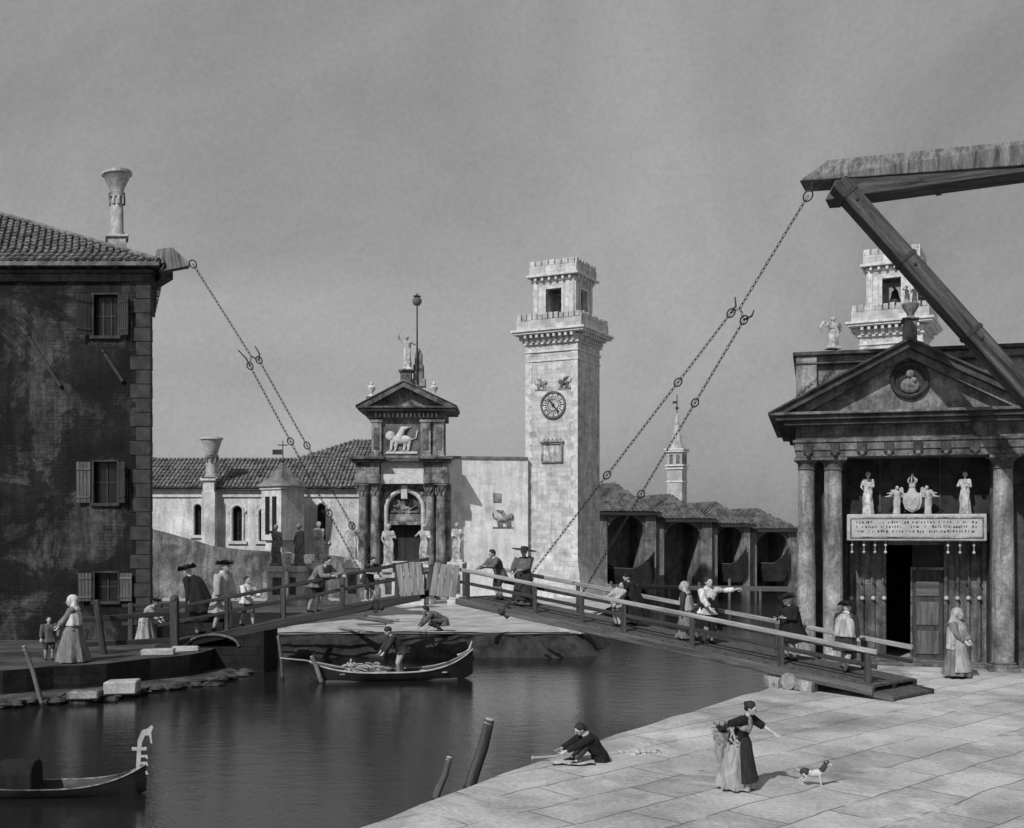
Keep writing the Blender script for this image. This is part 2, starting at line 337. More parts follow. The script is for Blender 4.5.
struct(MB().slab(lg + [(-11.6, 45), (-14.4, 41), (-17.4, 39), (-30, 38)], -2.5, -.82, 0, 1), 'stone_ledge', [mat('wet_ledge_stone', .06, .7, 1.0, bump=.6, kind='ashlar', bs=(1.4, .9), mortar=.5), M['bankwall']], 'low wet stone ledge in front of the left quay')
mr_ = MB(); rr2 = random.Random(21)
for a_, b_ in zip(lg[:-1], lg[1:]):
    if a_[0] < -24: continue
    for k_ in range(5):
        q = rr2.random(); x_ = a_[0] + (b_[0] - a_[0]) * q + rr2.uniform(-.25, .35); y_ = a_[1] + (b_[1] - a_[1]) * q - rr2.uniform(-.5, .35); s_ = rr2.uniform(.09, .3)
        o_ = len(mr_.v); mr_.ball((x_, y_, -.98 + rr2.uniform(0, .12)), s_, 7, sc=(rr2.uniform(.9, 1.7), 1, rr2.uniform(.35, .6)))
        mr_.v[o_:] = [v + Vector((rr2.uniform(-.04, .04), rr2.uniform(-.04, .04), rr2.uniform(-.03, .03))) for v in mr_.v[o_:]]
struct(mr_, 'shore_rocks', mat('wet_shore_rock', .05, .8, 1.2, bump=.8), 'wet broken stones along the edge of the left quay').__setitem__('kind', 'stuff')
wm = bpy.data.materials.new('canal_water'); wm.use_nodes = True; t = wm.node_tree; b = t.nodes['Principled BSDF']
b.inputs['Base Color'].default_value = (0.012, 0.012, 0.012, 1); b.inputs['Roughness'].default_value = 0.06; b.inputs['IOR'].default_value = 1.7
tcn = t.nodes.new('ShaderNodeTexCoord'); mpn = t.nodes.new('ShaderNodeMapping'); mpn.inputs['Scale'].default_value = (0.8, 1.6, 1); t.links.new(tcn.outputs['Object'], mpn.inputs[0])
na = t.nodes.new('ShaderNodeTexNoise'); na.inputs['Scale'].default_value = 1.6; na.inputs['Detail'].default_value = 5; na.inputs['Roughness'].default_value = 0.55; t.links.new(mpn.outputs[0], na.inputs[0])
nb = t.nodes.new('ShaderNodeTexNoise'); nb.inputs['Scale'].default_value = 14; nb.inputs['Detail'].default_value = 3; t.links.new(mpn.outputs[0], nb.inputs[0])
b1 = t.nodes.new('ShaderNodeBump'); b1.inputs['Strength'].default_value = 0.5; b1.inputs['Distance'].default_value = 0.03; t.links.new(na.outputs[0], b1.inputs['Height'])
b2 = t.nodes.new('ShaderNodeBump'); b2.inputs['Strength'].default_value = 0.6; b2.inputs['Distance'].default_value = 0.008; t.links.new(nb.outputs[0], b2.inputs['Height']); t.links.new(b1.outputs[0], b2.inputs['Normal'])
t.links.new(b2.outputs[0], b.inputs['Normal'])
struct(MB().add([(-2400, -400, WATER), (1700, -400, WATER), (1700, 2400, WATER), (-2400, 2400, WATER)], [(0, 1, 2, 3)]), 'canal_water', wm, 'dark rippled canal water')
# ================================================================ LEFT HOUSE
HD = 48.0; hx = lambda px: gx(px, HD) + 15.8; hz = lambda py: gz(py, HD)
ho = empty('brick_house', (-15.8, HD, 0), 'tall dark brick house with three shuttered windows and stone quoins, filling the left edge', 'house')
wins = [(94, 118, 295, 336), (94, 117, 462, 503), (95, 118, 573, 601)]
holes = [[(hx(a), hz(d_)), (hx(b_), hz(d_)), (hx(b_), hz(c)), (hx(a), hz(c))] for a, b_, c, d_ in wins]
WT = hz(274)
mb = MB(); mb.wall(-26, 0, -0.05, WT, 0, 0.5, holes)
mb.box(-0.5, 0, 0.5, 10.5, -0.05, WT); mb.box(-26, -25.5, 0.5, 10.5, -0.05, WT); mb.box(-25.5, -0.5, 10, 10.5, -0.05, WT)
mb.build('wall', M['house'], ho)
q = MB(); z = 0.0; k = 0
while z < WT - 0.4:
    hgt = 0.62; wd = 0.85 if k % 2 else 0.6
    q.box(-wd, 0.035, -0.035, 0.5 if k % 2 else 0.8, z + 0.012, z + hgt - 0.012); z += hgt; k += 1
q.build('quoins', M['quoin'], ho, bevel=0.015)
# cornice, brackets, tiled hipped roof
c = MB(); c.box(-26, 0.12, -0.12, 0.3, WT - 0.35, WT); c.box(-26, 0.25, -0.25, 0.3, WT + 0.0, WT + 0.16); c.box(0.0, 0.12, 0.3, 10.5, WT - 0.35, WT)
c.build('cornice', M['church'], ho, bevel=0.02)
for i in range(22):
    b_ = MB(); x = -0.15 - i * 1.15; b_.box(x - 0.11, x + 0.11, -0.62, -0.26, WT + 0.14, WT + 0.34); b_.build('eave_bracket', M['quoin'], ho, bevel=0.02)
def tiled_roof(mb, quad, nrow, ncol, r):
    """rounded cover tiles in courses over one roof plane: quad = eave left, eave right, top right, top left"""
    a, b, c2, d2 = [Vector(v) for v in quad]; nrm = (b - a).cross(d2 - a).normalized()
    if nrm.z < 0: nrm = -nrm
    mb.add([a, b, c2, d2], [(0, 1, 2, 3)]); mb.add([v - nrm * 0.12 for v in (a, b, c2, d2)], [(3, 2, 1, 0)])
    W = (b - a).length; ux = (b - a).normalized(); up = (d2 - a); up = (up - ux * up.dot(ux)); H = up.length; up.normalize()
    for j in range(ncol):
        s0 = (j + 0.5) / ncol * W
        # clip the column of tiles against the left and right hips
        lo, hi = 0.0, 1.0
        xl = (d2 - a).dot(ux); xr = (c2 - a).dot(ux)
        if s0 < xl: hi = min(hi, s0 / max(xl, 1e-6))
        if s0 > xr: hi = min(hi, (W - s0) / max(W - xr, 1e-6))
        n = max(1, int(nrow * hi))
        for i in range(n):
            t0 = hi * i / n; t1 = hi * (i + 1.12) / n; jx = random.uniform(-0.045, 0.045)
            p0 = a + ux * (s0 + jx) + up * (H * t0) + nrm * (0.05 + random.uniform(0, 0.05)); p1 = a + ux * (s0 - jx) + up * (H * min(t1, hi)) + nrm * 0.02
            sd = ux * r
            vs = [p0 - sd, p0 - sd * 0.6 + nrm * r * 0.8, p0 + sd * 0.6 + nrm * r * 0.8, p0 + sd, p1 - sd * .85, p1 - sd * 0.5 + nrm * r * 0.65, p1 + sd * 0.5 + nrm * r * 0.65, p1 + sd * .85]
            mb.add(vs, [(0, 1, 5, 4), (1, 2, 6, 5), (2, 3, 7, 6), (0, 3, 2, 1)])
    return mb
EZ = WT + 0.36; RZ = EZ + 3.7
rf = MB(); e = 0.65
tiled_roof(rf, [(-26.5, -e, EZ), (e * 0.9, -e, EZ), (-7.2, 5.2, RZ), (-26.5, 5.2, RZ)], 16, 86, 0.13)
tiled_roof(rf, [(e * 0.9, -e, EZ), (e * 0.9, 11.1, EZ), (-7.2, 5.2, RZ), (-7.2, 5.2, RZ)], 14, 30, 0.13)
rf.add([(-26.5, 11.1, EZ), (e * .9, 11.1, EZ), (-7.2, 5.2, RZ), (-26.5, 5.2, RZ)], [(0, 1, 2, 3)])
rf.add([(-26.5, -e, EZ - 0.1), (e * .9, -e, EZ - 0.1), (e * .9, 11.1, EZ - 0.1), (-26.5, 11.1, EZ - 0.1)], [(3, 2, 1, 0)])
rf.box(-26.5, e * 0.9 + .02, -e - 0.03, -e + 0.02, EZ - 0.14, EZ + 0.04); rf.box(e * 0.9 - 0.01, e * .9 + .03, -e, 11, EZ - 0.14, EZ + 0.04)
rf.tube([(e * 0.9, -e, EZ + .08), (-7.2, 5.2, RZ + .08)], 0.13, 8); rf.build('roof', M['roof'], ho)
def window(parent, x0, x1, z0, z1, y, fr=0.09, shL=None, shR=None, sill=True, mf='quoin', bars=1, depth=0.25):
    f = MB(); 
    for a, b_, c_, d_ in ((x0 - fr, x0, z0 - fr, z1 + fr), (x1, x1 + fr, z0 - fr, z1 + fr), (x0, x1, z1, z1 + fr)): f.box(a, b_, y - 0.07, y + 0.004, c_, d_)
    if sill: f.box(x0 - fr * 1.6, x1 + fr * 1.6, y - 0.14, y + 0.004, z0 - fr * 1.6, z0 - 0.003)
    o = f.build('window', M[mf], parent, bevel=0.012)
    g = MB(); g.box(x0, x1, y + depth, y + depth + 0.03, z0, z1)
    g.build('pane', M['glass'], o)
    g = MB()
    for i in range(1, bars + 1): xx = x0 + (x1 - x0) * i / (bars + 1); g.box(xx - 0.025, xx + 0.025, y + depth - 0.05, y + depth - 0.002, z0, z1)
    zz = (z0 + z1) / 2; g.box(x0, x1, y + depth - 0.045, y + depth - 0.004, zz - 0.02, zz + 0.02); g.build('glazing_bar', M['shutter'], o)
    for sh, side in ((shL, -1), (shR, 1)):
        if not sh: continue
        m = MB(); xa = x0 - fr - 0.03 if side < 0 else x1 + fr + 0.03; wdt = sh[0]; T = Matrix.Translation((xa, y - 0.05, 0)) @ Matrix.Rotation(sh[1] * side * -1, 4, 'Z')
        np = 4
        for i in range(np):
            u0 = wdt * i / np + 0.008; u1 = wdt * (i + 1) / np - 0.008
            m.box(*(sorted((side * u0, side * u1))), -0.06, -0.02, z0, z1, T=T)
        for zz in (z0 + (z1 - z0) * 0.15, z0 + (z1 - z0) * 0.82): m.box(*(sorted((0, side * wdt))), -0.085, -0.055, zz - 0.05, zz + 0.05, T=T)
        m.build('shutter', M[sh[2]], o, bevel=0.008)
    return o
(h0, h1, h2) = [(hx(a), hx(b_), hz(d_), hz(c)) for a, b_, c, d_ in wins]
window(ho, *h0, 0, bars=2, shL=(0.62, R(32), 'wood_dk'), shR=(0.5, R(25), 'wood_dk'))
window(ho, *h1, 0, shL=(0.6, R(8), 'woodz'), shR=(0.5, R(38), 'wood_dk'))
window(ho, *h2, 0, shL=(0.55, R(15), 'woodz'), shR=(0.55, R(5), 'woodz'))
for a, b_ in (((28, 335), (61, 386)), ((104, 352), (123, 381))):
    m = MB(); pa, pb = (hx(a[0]), -0.06, hz(a[1])), (hx(b_[0]), -0.06, hz(b_[1])); m.beam(pa, pb, 0.1, 0.12)
    m.ball(pa, 0.1); m.ball(pb, 0.1); m.build('iron_tie', M['iron'], ho)
# blocked arch over the top window
m = MB(); xc = hx(103); m.tube([(xc + 0.75 * math.cos(R(a)), -0.02, hz(284) + 0.34 * math.sin(R(a))) for a in range(10, 171, 16)], 0.06, 6); m.build('blind_arch', M['quoin'], ho)
# the upper chimney
def chimney(name, loc, prof, label, base, mats, n=20, parent=None):
    t = empty(name, loc, label, 'chimney')
    return t
def chimney_parts(parent, c, zb, zs, zc, zt, rs, rt, hb, m1, m2):
    """square foot zb..zs, round shaft to collar zc, flaring pot to zt"""
    o = MB().box(c[0] - hb, c[0] + hb, c[1] - hb, c[1] + hb, zb, zs - 0.12).box(c[0] - hb - .1, c[0] + hb + .1, c[1] - hb - .1, c[1] + hb + .1, zs - 0.12, zs).build('chimney', m1, parent, bevel=0.03)
    MB().lathe([(rs * 1.18, zs), (rs * 1.15, zs + .18), (rs, zs + .25), (rs * .96, zc - .1)], (c[0], c[1], 0), 18).build('shaft', m1, o, smooth=40)
    m = MB().lathe([(rs, zc - .12), (rs * 1.25, zc - .08), (rs * 1.25, zc + .1), (rs, zc + .14)], (c[0], c[1], 0), 18)
    for i in range(9):
        a = i * 2 * math.pi / 9; m.box(-0.05, 0.05, -0.05, 0.05, zc - .42, zc - .06, T=Matrix.Translation((c[0] + rs * 1.1 * math.cos(a), c[1] + rs * 1.1 * math.sin(a), 0)))
    m.build('collar', m2, o, smooth=40)
    MB().lathe([(rs, zc + .1), (rs * 1.1, zc + .3), (rt * .95, zt - .18), (rt * 1.06, zt - .15), (rt * 1.04, zt - .02), (rt * .9, zt), (rt * .86, zt - .2), (rs * .8, zc + .5)], (c[0], c[1], 0), 20).build('flared_pot', m1, o, smooth=50)
    return o
s_ = HD + 1.6
SK = .37
chimney_parts(ho, (gx(114.5, s_) + 15.8 + SK * 1.6, 1.6), EZ + 0.3, gz(237, s_), gz(196, s_), gz(172, s_), 0.30, 0.66, 0.42, mat('chimney_plaster', 0.33, 0.5, 1.5, bump=0.4), M['gate'])

# the house is not square in plan: its right flank runs back along the canal
def skew(o):
    for c_ in [x for x in S.objects if x.parent == o]:
        for v_ in c_.data.vertices:
            if v_.co.y > .3: v_.co.x -= SK * (v_.co.y - .3)
        skew(c_)
skew(ho)
# ================================================================ FAR BUILDINGS along d = 82
WD = 82.0
lw = empty('long_low_hall', (gx(150, WD), WD, 0), 'long low plastered hall with tiled roof and small arched windows, left of the gateway', 'hall')
lx = lambda px: gx(px, WD) - gx(150, WD); lz = lambda py: gz(py, WD)
aw = [(198, 4, 535, 508), (237.5, 5, 541, 511), (263, 4, 541, 513), (321.5, 4.5, 541, 508)]
holes = [arch(lx(a), b_ * WD / FOC, lz(c_), lz(d_)) for a, b_, c_, d_ in aw]
mb = MB().wall(-8, lx(372), 0, lz(492), 0, 0.5, holes); mb.box(-8, lx(372), 0.5, 9, 0, lz(492)); mb.build('wall', M['plaster'], lw)
MB().box(-8, lx(372), -0.22, 0, lz(493), lz(489)).box(-8, lx(372), -0.12, 0, lz(497), lz(493)).build('cornice', M['trim'], lw)
for (a, b_, c_, d_), h in zip(aw, holes):
    hw = b_ * WD / FOC; pts = [(x, -0.05, z) for x, z in [(lx(a) + hw * 1.15, lz(c_))] + [(lx(a) + hw * 1.2 * math.cos(math.pi * i / 10), lz(d_) + hw * 1.2 * math.sin(math.pi * i / 10)) for i in range(11)] + [(lx(a) - hw * 1.15, lz(c_))]]
    m = MB().tube(pts, 0.09, 6, ref=(0, 1, 0)); m.box(lx(a) - hw * 1.9, lx(a) + hw * 1.9, -0.14, 0.02, lz(c_) - 0.22, lz(c_)); m.box(lx(a) - hw * 1.8, lx(a) - hw * .95, -0.1, 0.02, lz(d_) - .12, lz(d_) + .05); m.box(lx(a) + hw * .95, lx(a) + hw * 1.8, -0.1, 0.02, lz(d_) - .12, lz(d_) + .05)
    o = m.build('window', M['trim'], lw); MB().box(lx(a) - hw, lx(a) + hw, 0.3, 0.34, lz(c_), lz(d_) + hw).build('pane', M['glass'], o)
    m = MB().box(lx(a) - .03, lx(a) + .03, .24, .298, lz(c_), lz(d_) + hw)
    for zz in (0.25, .5, .75): z_ = lz(c_) + (lz(d_) - lz(c_)) * zz; m.box(lx(a) - hw, lx(a) + hw, .25, .297, z_ - .025, z_ + .025)
    m.build('window_bar', M['iron'], o)
r_ = MB(); tiled_roof(r_, [(-8, -0.5, lz(489) + .05), (lx(372), -0.5, lz(489) + .05), (lx(372), 4.6, lz(489) + 2.55), (-8, 4.6, lz(489) + 2.55)], 9, 80, 0.14)
r_.add([(-8, 9.2, lz(489)), (lx(372), 9.2, lz(489)), (lx(372), 4.6, lz(489) + 2.55), (-8, 4.6, lz(489) + 2.55)], [(0, 1, 2, 3)]); r_.build('roof', M['roof2'], lw)
# buttress chimney of the hall
a = 211.5; o = MB().box(lx(205), lx(218), -0.9, 0, 0, lz(492)).box(lx(206), lx(217), -0.85, 0.1, lz(492), lz(479)).box(lx(204), lx(219), -1.0, 0.2, lz(481), lz(478)).build('chimney_breast', M['plaster'], lw)
chimney_parts(lw, (lx(213), -0.4), lz(479), lz(477.5), lz(457), lz(438), 0.42, 0.80, 0.5, mat('hall_chimney_plaster', 0.36, 0.35, 1.2, bump=0.3), M['gate'])
# turret with pyramid roof and vane
tf = 35
tr = empty('turret', (gx(284, 80), 79.6, 0), 'small square turret with pointed tiled roof and weather vane, before the hall front', 'turret', R(-38))
hw = 1.08
MB().box(-hw, hw, -hw, hw, gz(540, 80), gz(490, 80)).box(-hw * .8, hw * .8, -hw * .8, hw * .8, gz(552, 80), gz(540, 80)).build('turret_wall', M['plaster'], tr)
m = MB()
for dx in (-.38, .38): m.box(dx - .22, dx + .22, -hw - .05, -hw + .02, gz(534, 80), gz(497, 80)); 
m.build('louvre_window', M['dark'], tr)
MB().box(-hw - .1, hw + .1, -hw - .1, hw + .1, gz(490, 80), gz(487, 80)).build('cornice', M['trim'], tr)
m = MB(); E = hw + .25; z0, z1 = gz(487, 80), gz(463, 80)
m.lathe([(E * 1.414, z0), (E * 0.75, z0 + (z1 - z0) * .38), (.1, z1)], (0, 0, 0), 4); 
T = Matrix.Rotation(R(45), 4, 'Z'); m.v = [T @ v for v in m.v]; m.build('turret_roof', M['roof2'], tr)
v = MB().tube([(0, 0, z1 - .1), (0, 0, gz(441, 80))], .035, 6).ball((0, 0, z1 + .12), .14)
v.build('vane_pole', M['iron'], tr)
T = Matrix.Rotation(R(38), 4, 'Z'); MB().box(-.75, -.05, -.02, .02, gz(455, 80), gz(450, 80), T=T).box(-.35, .35, -.02, .02, gz(446, 80), gz(445, 80), T=T).build('weather_flag', M['iron'], tr)
lwl = [(140, 526), (165, 533), (178, 537), (192, 541), (210, 546), (236, 549), (262, 551), (300, 554), (335, 556), (362, 560)]  # sloping top drawn as the edge of the tall house's shadow across the hall
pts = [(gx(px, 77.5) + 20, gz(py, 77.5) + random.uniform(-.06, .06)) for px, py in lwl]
o = MB().plate([[(pts[0][0], 0)] + pts + [(pts[-1][0], 0)]], lambda a, b, t_: Vector((a, t_, b)), 0, .5).build('shadow_wall', M['shadowwall']); o.location = (-20, 77.5, 0)
tag(o, 'stained low wall with dark tone and sloping top imitating the house shadow before the hall', 'wall')
# small gabled house, far left, and the higher roof behind the hall
g = empty('gabled_house', (gx(157, 92), 92, 0), 'small pale gabled house with one window, just clear of the tall left house', 'house')
w2 = 2.1; zE, zA = gz(480, 92), gz(461, 92)
MB().front([(-w2, 0), (w2, 0), (w2, zE), (-.3, zA), (-w2, zE)], 0, 6).build('wall', M['white'], g)
window(g, .0, .7, gz(492, 92), gz(480, 92), -0.02, sill=False, mf='trim', depth=0.0)
MB().plate([[(-w2 - .4, zE - .25), (-.3, zA + .05), (w2 + .5, zE - .3), (w2 + .5, zE - .02), (-.3, zA + .35), (-w2 - .4, zE + .05)]], lambda a, b_, t_: Vector((a, t_, b_)), -.4, 6.3).build('roof', M['roof2'], g)
g2 = empty('store_house', (gx(345, 96), 96, 0), 'higher tiled roof and pale wall rising behind the hall beside the gateway', 'house')
W3 = 5.2; zE = gz(459, 96); MB().box(-3.4, 6, 0, 10, 0, zE).build('wall', M['white'], g2)
m = MB(); tiled_roof(m, [(-4.1, -.5, zE), (6.2, -.5, zE), (6.2, 4.5, zE + 2.0), (0.2, 4.5, zE + 2.0)], 8, 30, .17); m.add([(-4.1, -.5, zE), (-4.1, 10, zE), (0.2, 4.5, zE + 2.0)], [(0, 1, 2)]); m.build('roof', M['roof2'], g2)

# ================================================================ WHITE WALL between gate and tower
WF = Frame(gx(447, 77.9), 77.9, R(12))
ww = empty('white_wall', (WF.o.x, WF.o.y, 0), 'plain whitewashed wall with a carved lion plaque, between gateway and clock tower', 'wall', R(12))
wx = lambda px: WF.u(px); wz = lambda py: gz(py, 78.5)
MB().box(0, wx(528), 0, .9, 0, wz(459)).build('wall_face', M['white'], ww)
MB().box(0, wx(528), -.1, 1.0, wz(459), wz(456.5)).build('coping', M['roof2'], ww)
MB().box(wx(493), wx(501), -.08, 0, wz(502), wz(493)).build('small_plaque', M['gate'], ww, bevel=.02)
def beast(mb, x, y, z, s, d=1):
    """low relief of a walking winged lion, about s long"""
    mb.ball((x, y, z), .30 * s, 10, sc=(1.1, .35, .5)); mb.ball((x + d * .36 * s, y - .02, z + .12 * s), .16 * s, 10, sc=(1, .5, 1))
    for dx in (-.25, -.12, .16, .3): mb.tube([(x + d * dx * s, y, z - .05 * s), (x + d * (dx + .04) * s, y, z - .34 * s), (x + d * (dx + .1) * s, y, z - .36 * s)], [.07 * s, .045 * s, .03 * s], 6)
    mb.tube([(x + d * .1 * s, y, z + .05 * s), (x - d * .05 * s, y - .03, z + .35 * s), (x - d * .32 * s, y, z + .42 * s)], [.12 * s, .1 * s, .02 * s], 6)
    mb.tube([(x - d * .3 * s, y, z), (x - d * .45 * s, y, z + .05 * s), (x - d * .5 * s, y, z + .3 * s)], [.04 * s, .03 * s, .03 * s], 5)
    mb.box(x - .5 * s, x + .5 * s, y, y + .1, z - .45 * s, z - .37 * s); return mb
beast(MB(), wx(503), -.03, wz(519), 1.5).build('carved_lion', M['gate'], ww, smooth=50)

# ================================================================ TOWERS
def tower(loc, label, clock=True):
    t = empty('clock_tower' if clock else 'bell_tower', loc, label, 'tower', R(-27)); H = 2.04
    Z = lambda py: gz(py, 80)
    # battered base, shaft
    b = MB().lathe([(H * 1.414 * 1.34, 0), (H * 1.414 * 1.30, .35), (H * 1.414 * 1.18, 1.2), (H * 1.414 * 1.06, 2.3), (H * 1.414, 3.0)], (0, 0, 0), 4)
    T = Matrix.Rotation(R(45), 4, 'Z'); b.v = [T @ v for v in b.v]; b.build('battered_base', M['tower'], t)
    MB().box(-H, H, -H, H, 3.0, Z(345)).build('shaft', M['tower'], t)
    q = MB(); q2 = MB(); z = 3.1; k = 0
    while z < Z(348):
        wd = .5 if k % 2 else .32
        for sx in (-1, 1):
            (q if sx > 0 else q2).box(*sorted((sx * (H + .03), sx * (H - wd))), -H - .03, -H + .3, z, z + .48)
        q.box(H - .3, H + .03, -H - .02, -H + (.82 - wd), z, z + .48)
        z += .46; k += 1
    q.build('quoins', M['trim'], t, bevel=.01); q2.build('quoins', M['trim'], t, bevel=.01)
    m = MB()
    for z, e in ((Z(362), .07), (Z(353), .1), (Z(345), .16)): m.box(-H - e, H + e, -H - e, H + e, z - .12, z)
    m.build('string_course', M['trim'], t, bevel=.02)
    # machicolated cornice
    zc = Z(345); m = MB(); n = 9
    for i in range(n):
        u = -H + (i + .5) * 2 * H / n
        for f in range(4):
            T = Matrix.Rotation(R(90 * f), 4, 'Z')
            m.box(u - .1, u + .1, -H - .35, -H, zc + .0, zc + .3, T=T); m.box(u - .1, u + .1, -H - .62, -H, zc + .3, zc + .58, T=T)
    m.box(-H - .1, H + .1, -H - .1, H + .1, zc, zc + .5); m.build('corbels', M['trim'], t, bevel=.02)
    E = H + .72; MB().box(-E, E, -E, E, zc + .58, zc + .74).box(-E - .12, E + .12, -E - .12, E + .12, zc + .74, zc + .9).build('cornice', M['trim'], t, bevel=.02)
    def parapet(E, z0, h, n, nm):
        m = MB(); m2 = MB()
        for f in range(4):
            T = Matrix.Rotation(R(90 * f), 4, 'Z')
            m.box(-E, E - .16, -E, -E + .16, z0, z0 + h * .62, T=T)
            for i in range(n):
                u = -E + (i + .5) * (2 * E - .1) / n; wq = (2 * E / n) * .36
                m.box(u - wq, u + wq, -E - .01, -E + .15, z0 + h * .62, z0 + h * random.uniform(.93, 1.03), T=T)
        m.build(nm, M['tower'], t, bevel=.015)
    z1 = zc + .9; parapet(E - .22, z1, 1.15, 12, 'parapet')
    # belfry with four openings
    B = 1.62; zb = Z(283); zo = Z(291)
    for f in range(4):
        m = MB(); T = Matrix.Rotation(R(90 * f), 4, 'Z')
        hole = [(-.62, z1 + .5), (.62, z1 + .5), (.62, zo), (-.62, zo)]
        m.wall(-B, B - .35, z1, zb, -B, -B + .35, [hole]); m.v = [T @ v for v in m.v]; m.build('belfry_wall', M['tower'], t)
        m = MB(); m.box(-.8, -.62, -B - .06, -B + .1, z1 + .4, zo + .15, T=T).box(.62, .8, -B - .06, -B + .1, z1 + .4, zo + .15, T=T).box(-.62, .62, -B - .06, -B + .1, zo, zo + .15, T=T)
        for sx in (-1, 1): m.box(sx * 1.4 - .14, sx * 1.4 + .14, -B - .07, -B - .002, z1, zb, T=T)
        m.build('belfry_frame', M['trim'], t)
    MB().box(-B + .36, B - .36, -B + .36, B - .36, zb - .3, zb - .05).box(-.06, .06, -B + .5, B - .5, zb - 1.1, zb - 1.0).build('belfry_ceiling', M['gate_dark'], t)
    MB().lathe([(.42, zb - 2.1), (.4, zb - 1.95), (.28, zb - 1.6), (.22, zb - 1.25), (.05, zb - 1.1)], (0, 0, 0), 14).build('bell', M['iron'], t, smooth=40)
    m = MB(); n = 6
    for f in range(4):
        T = Matrix.Rotation(R(90 * f), 4, 'Z')
        for i in range(n): u = -B + (i + .5) * 2 * B / n; m.box(u - .09, u + .09, -B - .3, -B, zb, zb + .28, T=T)
    m.box(-B - .08, B + .08, -B - .08, B + .08, zb - .04, zb + .22); m.build('corbels', M['trim'], t, bevel=.02)
    MB().box(-B - .42, B + .42, -B - .42, B + .42, zb + .28, zb + .46).build('cornice', M['trim'], t, bevel=.02)
    parapet(B + .25, zb + .46, 1.0, 7, 'crown')
    if clock:
        y = -H - .02; fr = Frame(loc[0], loc[1], R(-27)); cxx = fr.u(553.5, -H); cz = gz(405, fr.d(553.5, -H)); r = .95
        T = Matrix.Translation((cxx, y, cz)) @ Matrix.Rotation(R(90), 4, 'X')
        def ring(r0, r1, h0, h1, n=36):
            m = MB(); m.lathe([(r0, 0), (r0, h1), (r1, h1), (r1, 0)], (0, 0, 0), n); m.f = m.f[:-2]; m.m = m.m[:-2]; m.v = [T @ v for v in m.v]; return m
        d_ = MB().lathe([(r * .98, 0), (r * .98, .04)], (0, 0, 0), 36); d_.v = [T @ v for v in d_.v]; o = d_.build('clock_face', M['marble'], t)
        ring(r * .9, r * 1.04, 0, .12).build('clock_rim', M['gate_dark'], o, smooth=40)
        ring(r * .42, r * .48, 0, .07).build('inner_ring', M['gate_dark'], o, smooth=40)
        m = MB()
        for i in range(24):
            a_ = i * math.pi / 12; Tm = T @ Matrix.Rotation(a_, 4, 'Z'); m.box(r * .55, r * (.86 if i % 2 == 0 else .7), -.028, .028, .04, .06, T=Tm)
        m.build('hour_marks', M['iron'], o)
        m = MB()
        for a_, l in ((-50, .74), (130, .5)): m.box(-.05, r * l, -.05, .05, .08, .11, T=T @ Matrix.Rotation(R(a_), 4, 'Z'))
        m.ball(T @ Vector((0, 0, .1)), .11, 10); m.build('clock_hand', M['iron'], o)
        # carved beasts over the clock, framed tablet below
        for px_, s1, dd in ((541, 1.0, 1), (565, 1.0, -1)): beast(MB(), fr.u(px_, -H), y - .03, gz(382, 78), s1, dd).build('carved_relief', M['gate'], t, smooth=50)
        tx = fr.u(552.5, -H); tz = gz(452.5, 78.5)
        o = MB().box(tx - .85, tx + .85, y - .12, y + .01, tz - .72, tz - .58).box(tx - .85, tx + .85, y - .12, y + .01, tz + .58, tz + .72).box(tx - .85, tx - .7, y - .11, y + .01, tz - .58, tz + .58).box(tx + .7, tx + .85, y - .11, y + .01, tz - .58, tz + .58).box(tx - .95, tx + .95, y - .2, y + .01, tz + .72, tz + .82).build('tablet_frame', M['gate'], t, bevel=.02)
        MB().box(tx - .7, tx + .7, y - .03, y + .01, tz - .58, tz + .58).build('tablet', M['marble'], o)
        m = MB()
        for i in range(5): m.tube([(tx - .7 + i * .33, y - .08, tz + .82), (tx - .62 + i * .33, y - .08, tz + 1.02), (tx - .5 + i * .33, y - .08, tz + .83)], .05, 5)
        m.build('tablet_cresting', M['gate'], o)
    return t
tA = tower((gx(563.5, 80), 80.6, 0), 'tall pale square clock tower with crenellated belfry, right of the white wall')
tB = tower((gx(898, 76.6), 77.2, 0), 'second crenellated bell tower showing above the dark temple pediment', clock=False)
# leaves added to imitate ragged shade on the second tower's dark face
m = MB(); rnd = random.Random(3)
for i in range(700):
    c_ = Vector((1.66 + rnd.random() ** 3 * .7, rnd.uniform(-1.3, 1.7), min(21.6, 18.6 + abs(rnd.gauss(0, 1.6))))); s1 = rnd.uniform(.07, .17); n_ = Vector((rnd.gauss(0, 1), rnd.gauss(0, 1), rnd.gauss(0, 1))).normalized(); a_ = n_.orthogonal().normalized(); b_ = n_.cross(a_)
    m.add([c_ - a_ * s1, c_ - b_ * s1 * .6, c_ + a_ * s1, c_ + b_ * s1 * .6], [(0, 1, 2, 3)])
iv = m.build('shade_leaves', M['leaf']); iv.location = tB.location; iv.rotation_euler = tB.rotation_euler; tag(iv, 'dark leaves added as ragged shade down one side of the second bell tower', 'shade_leaves')

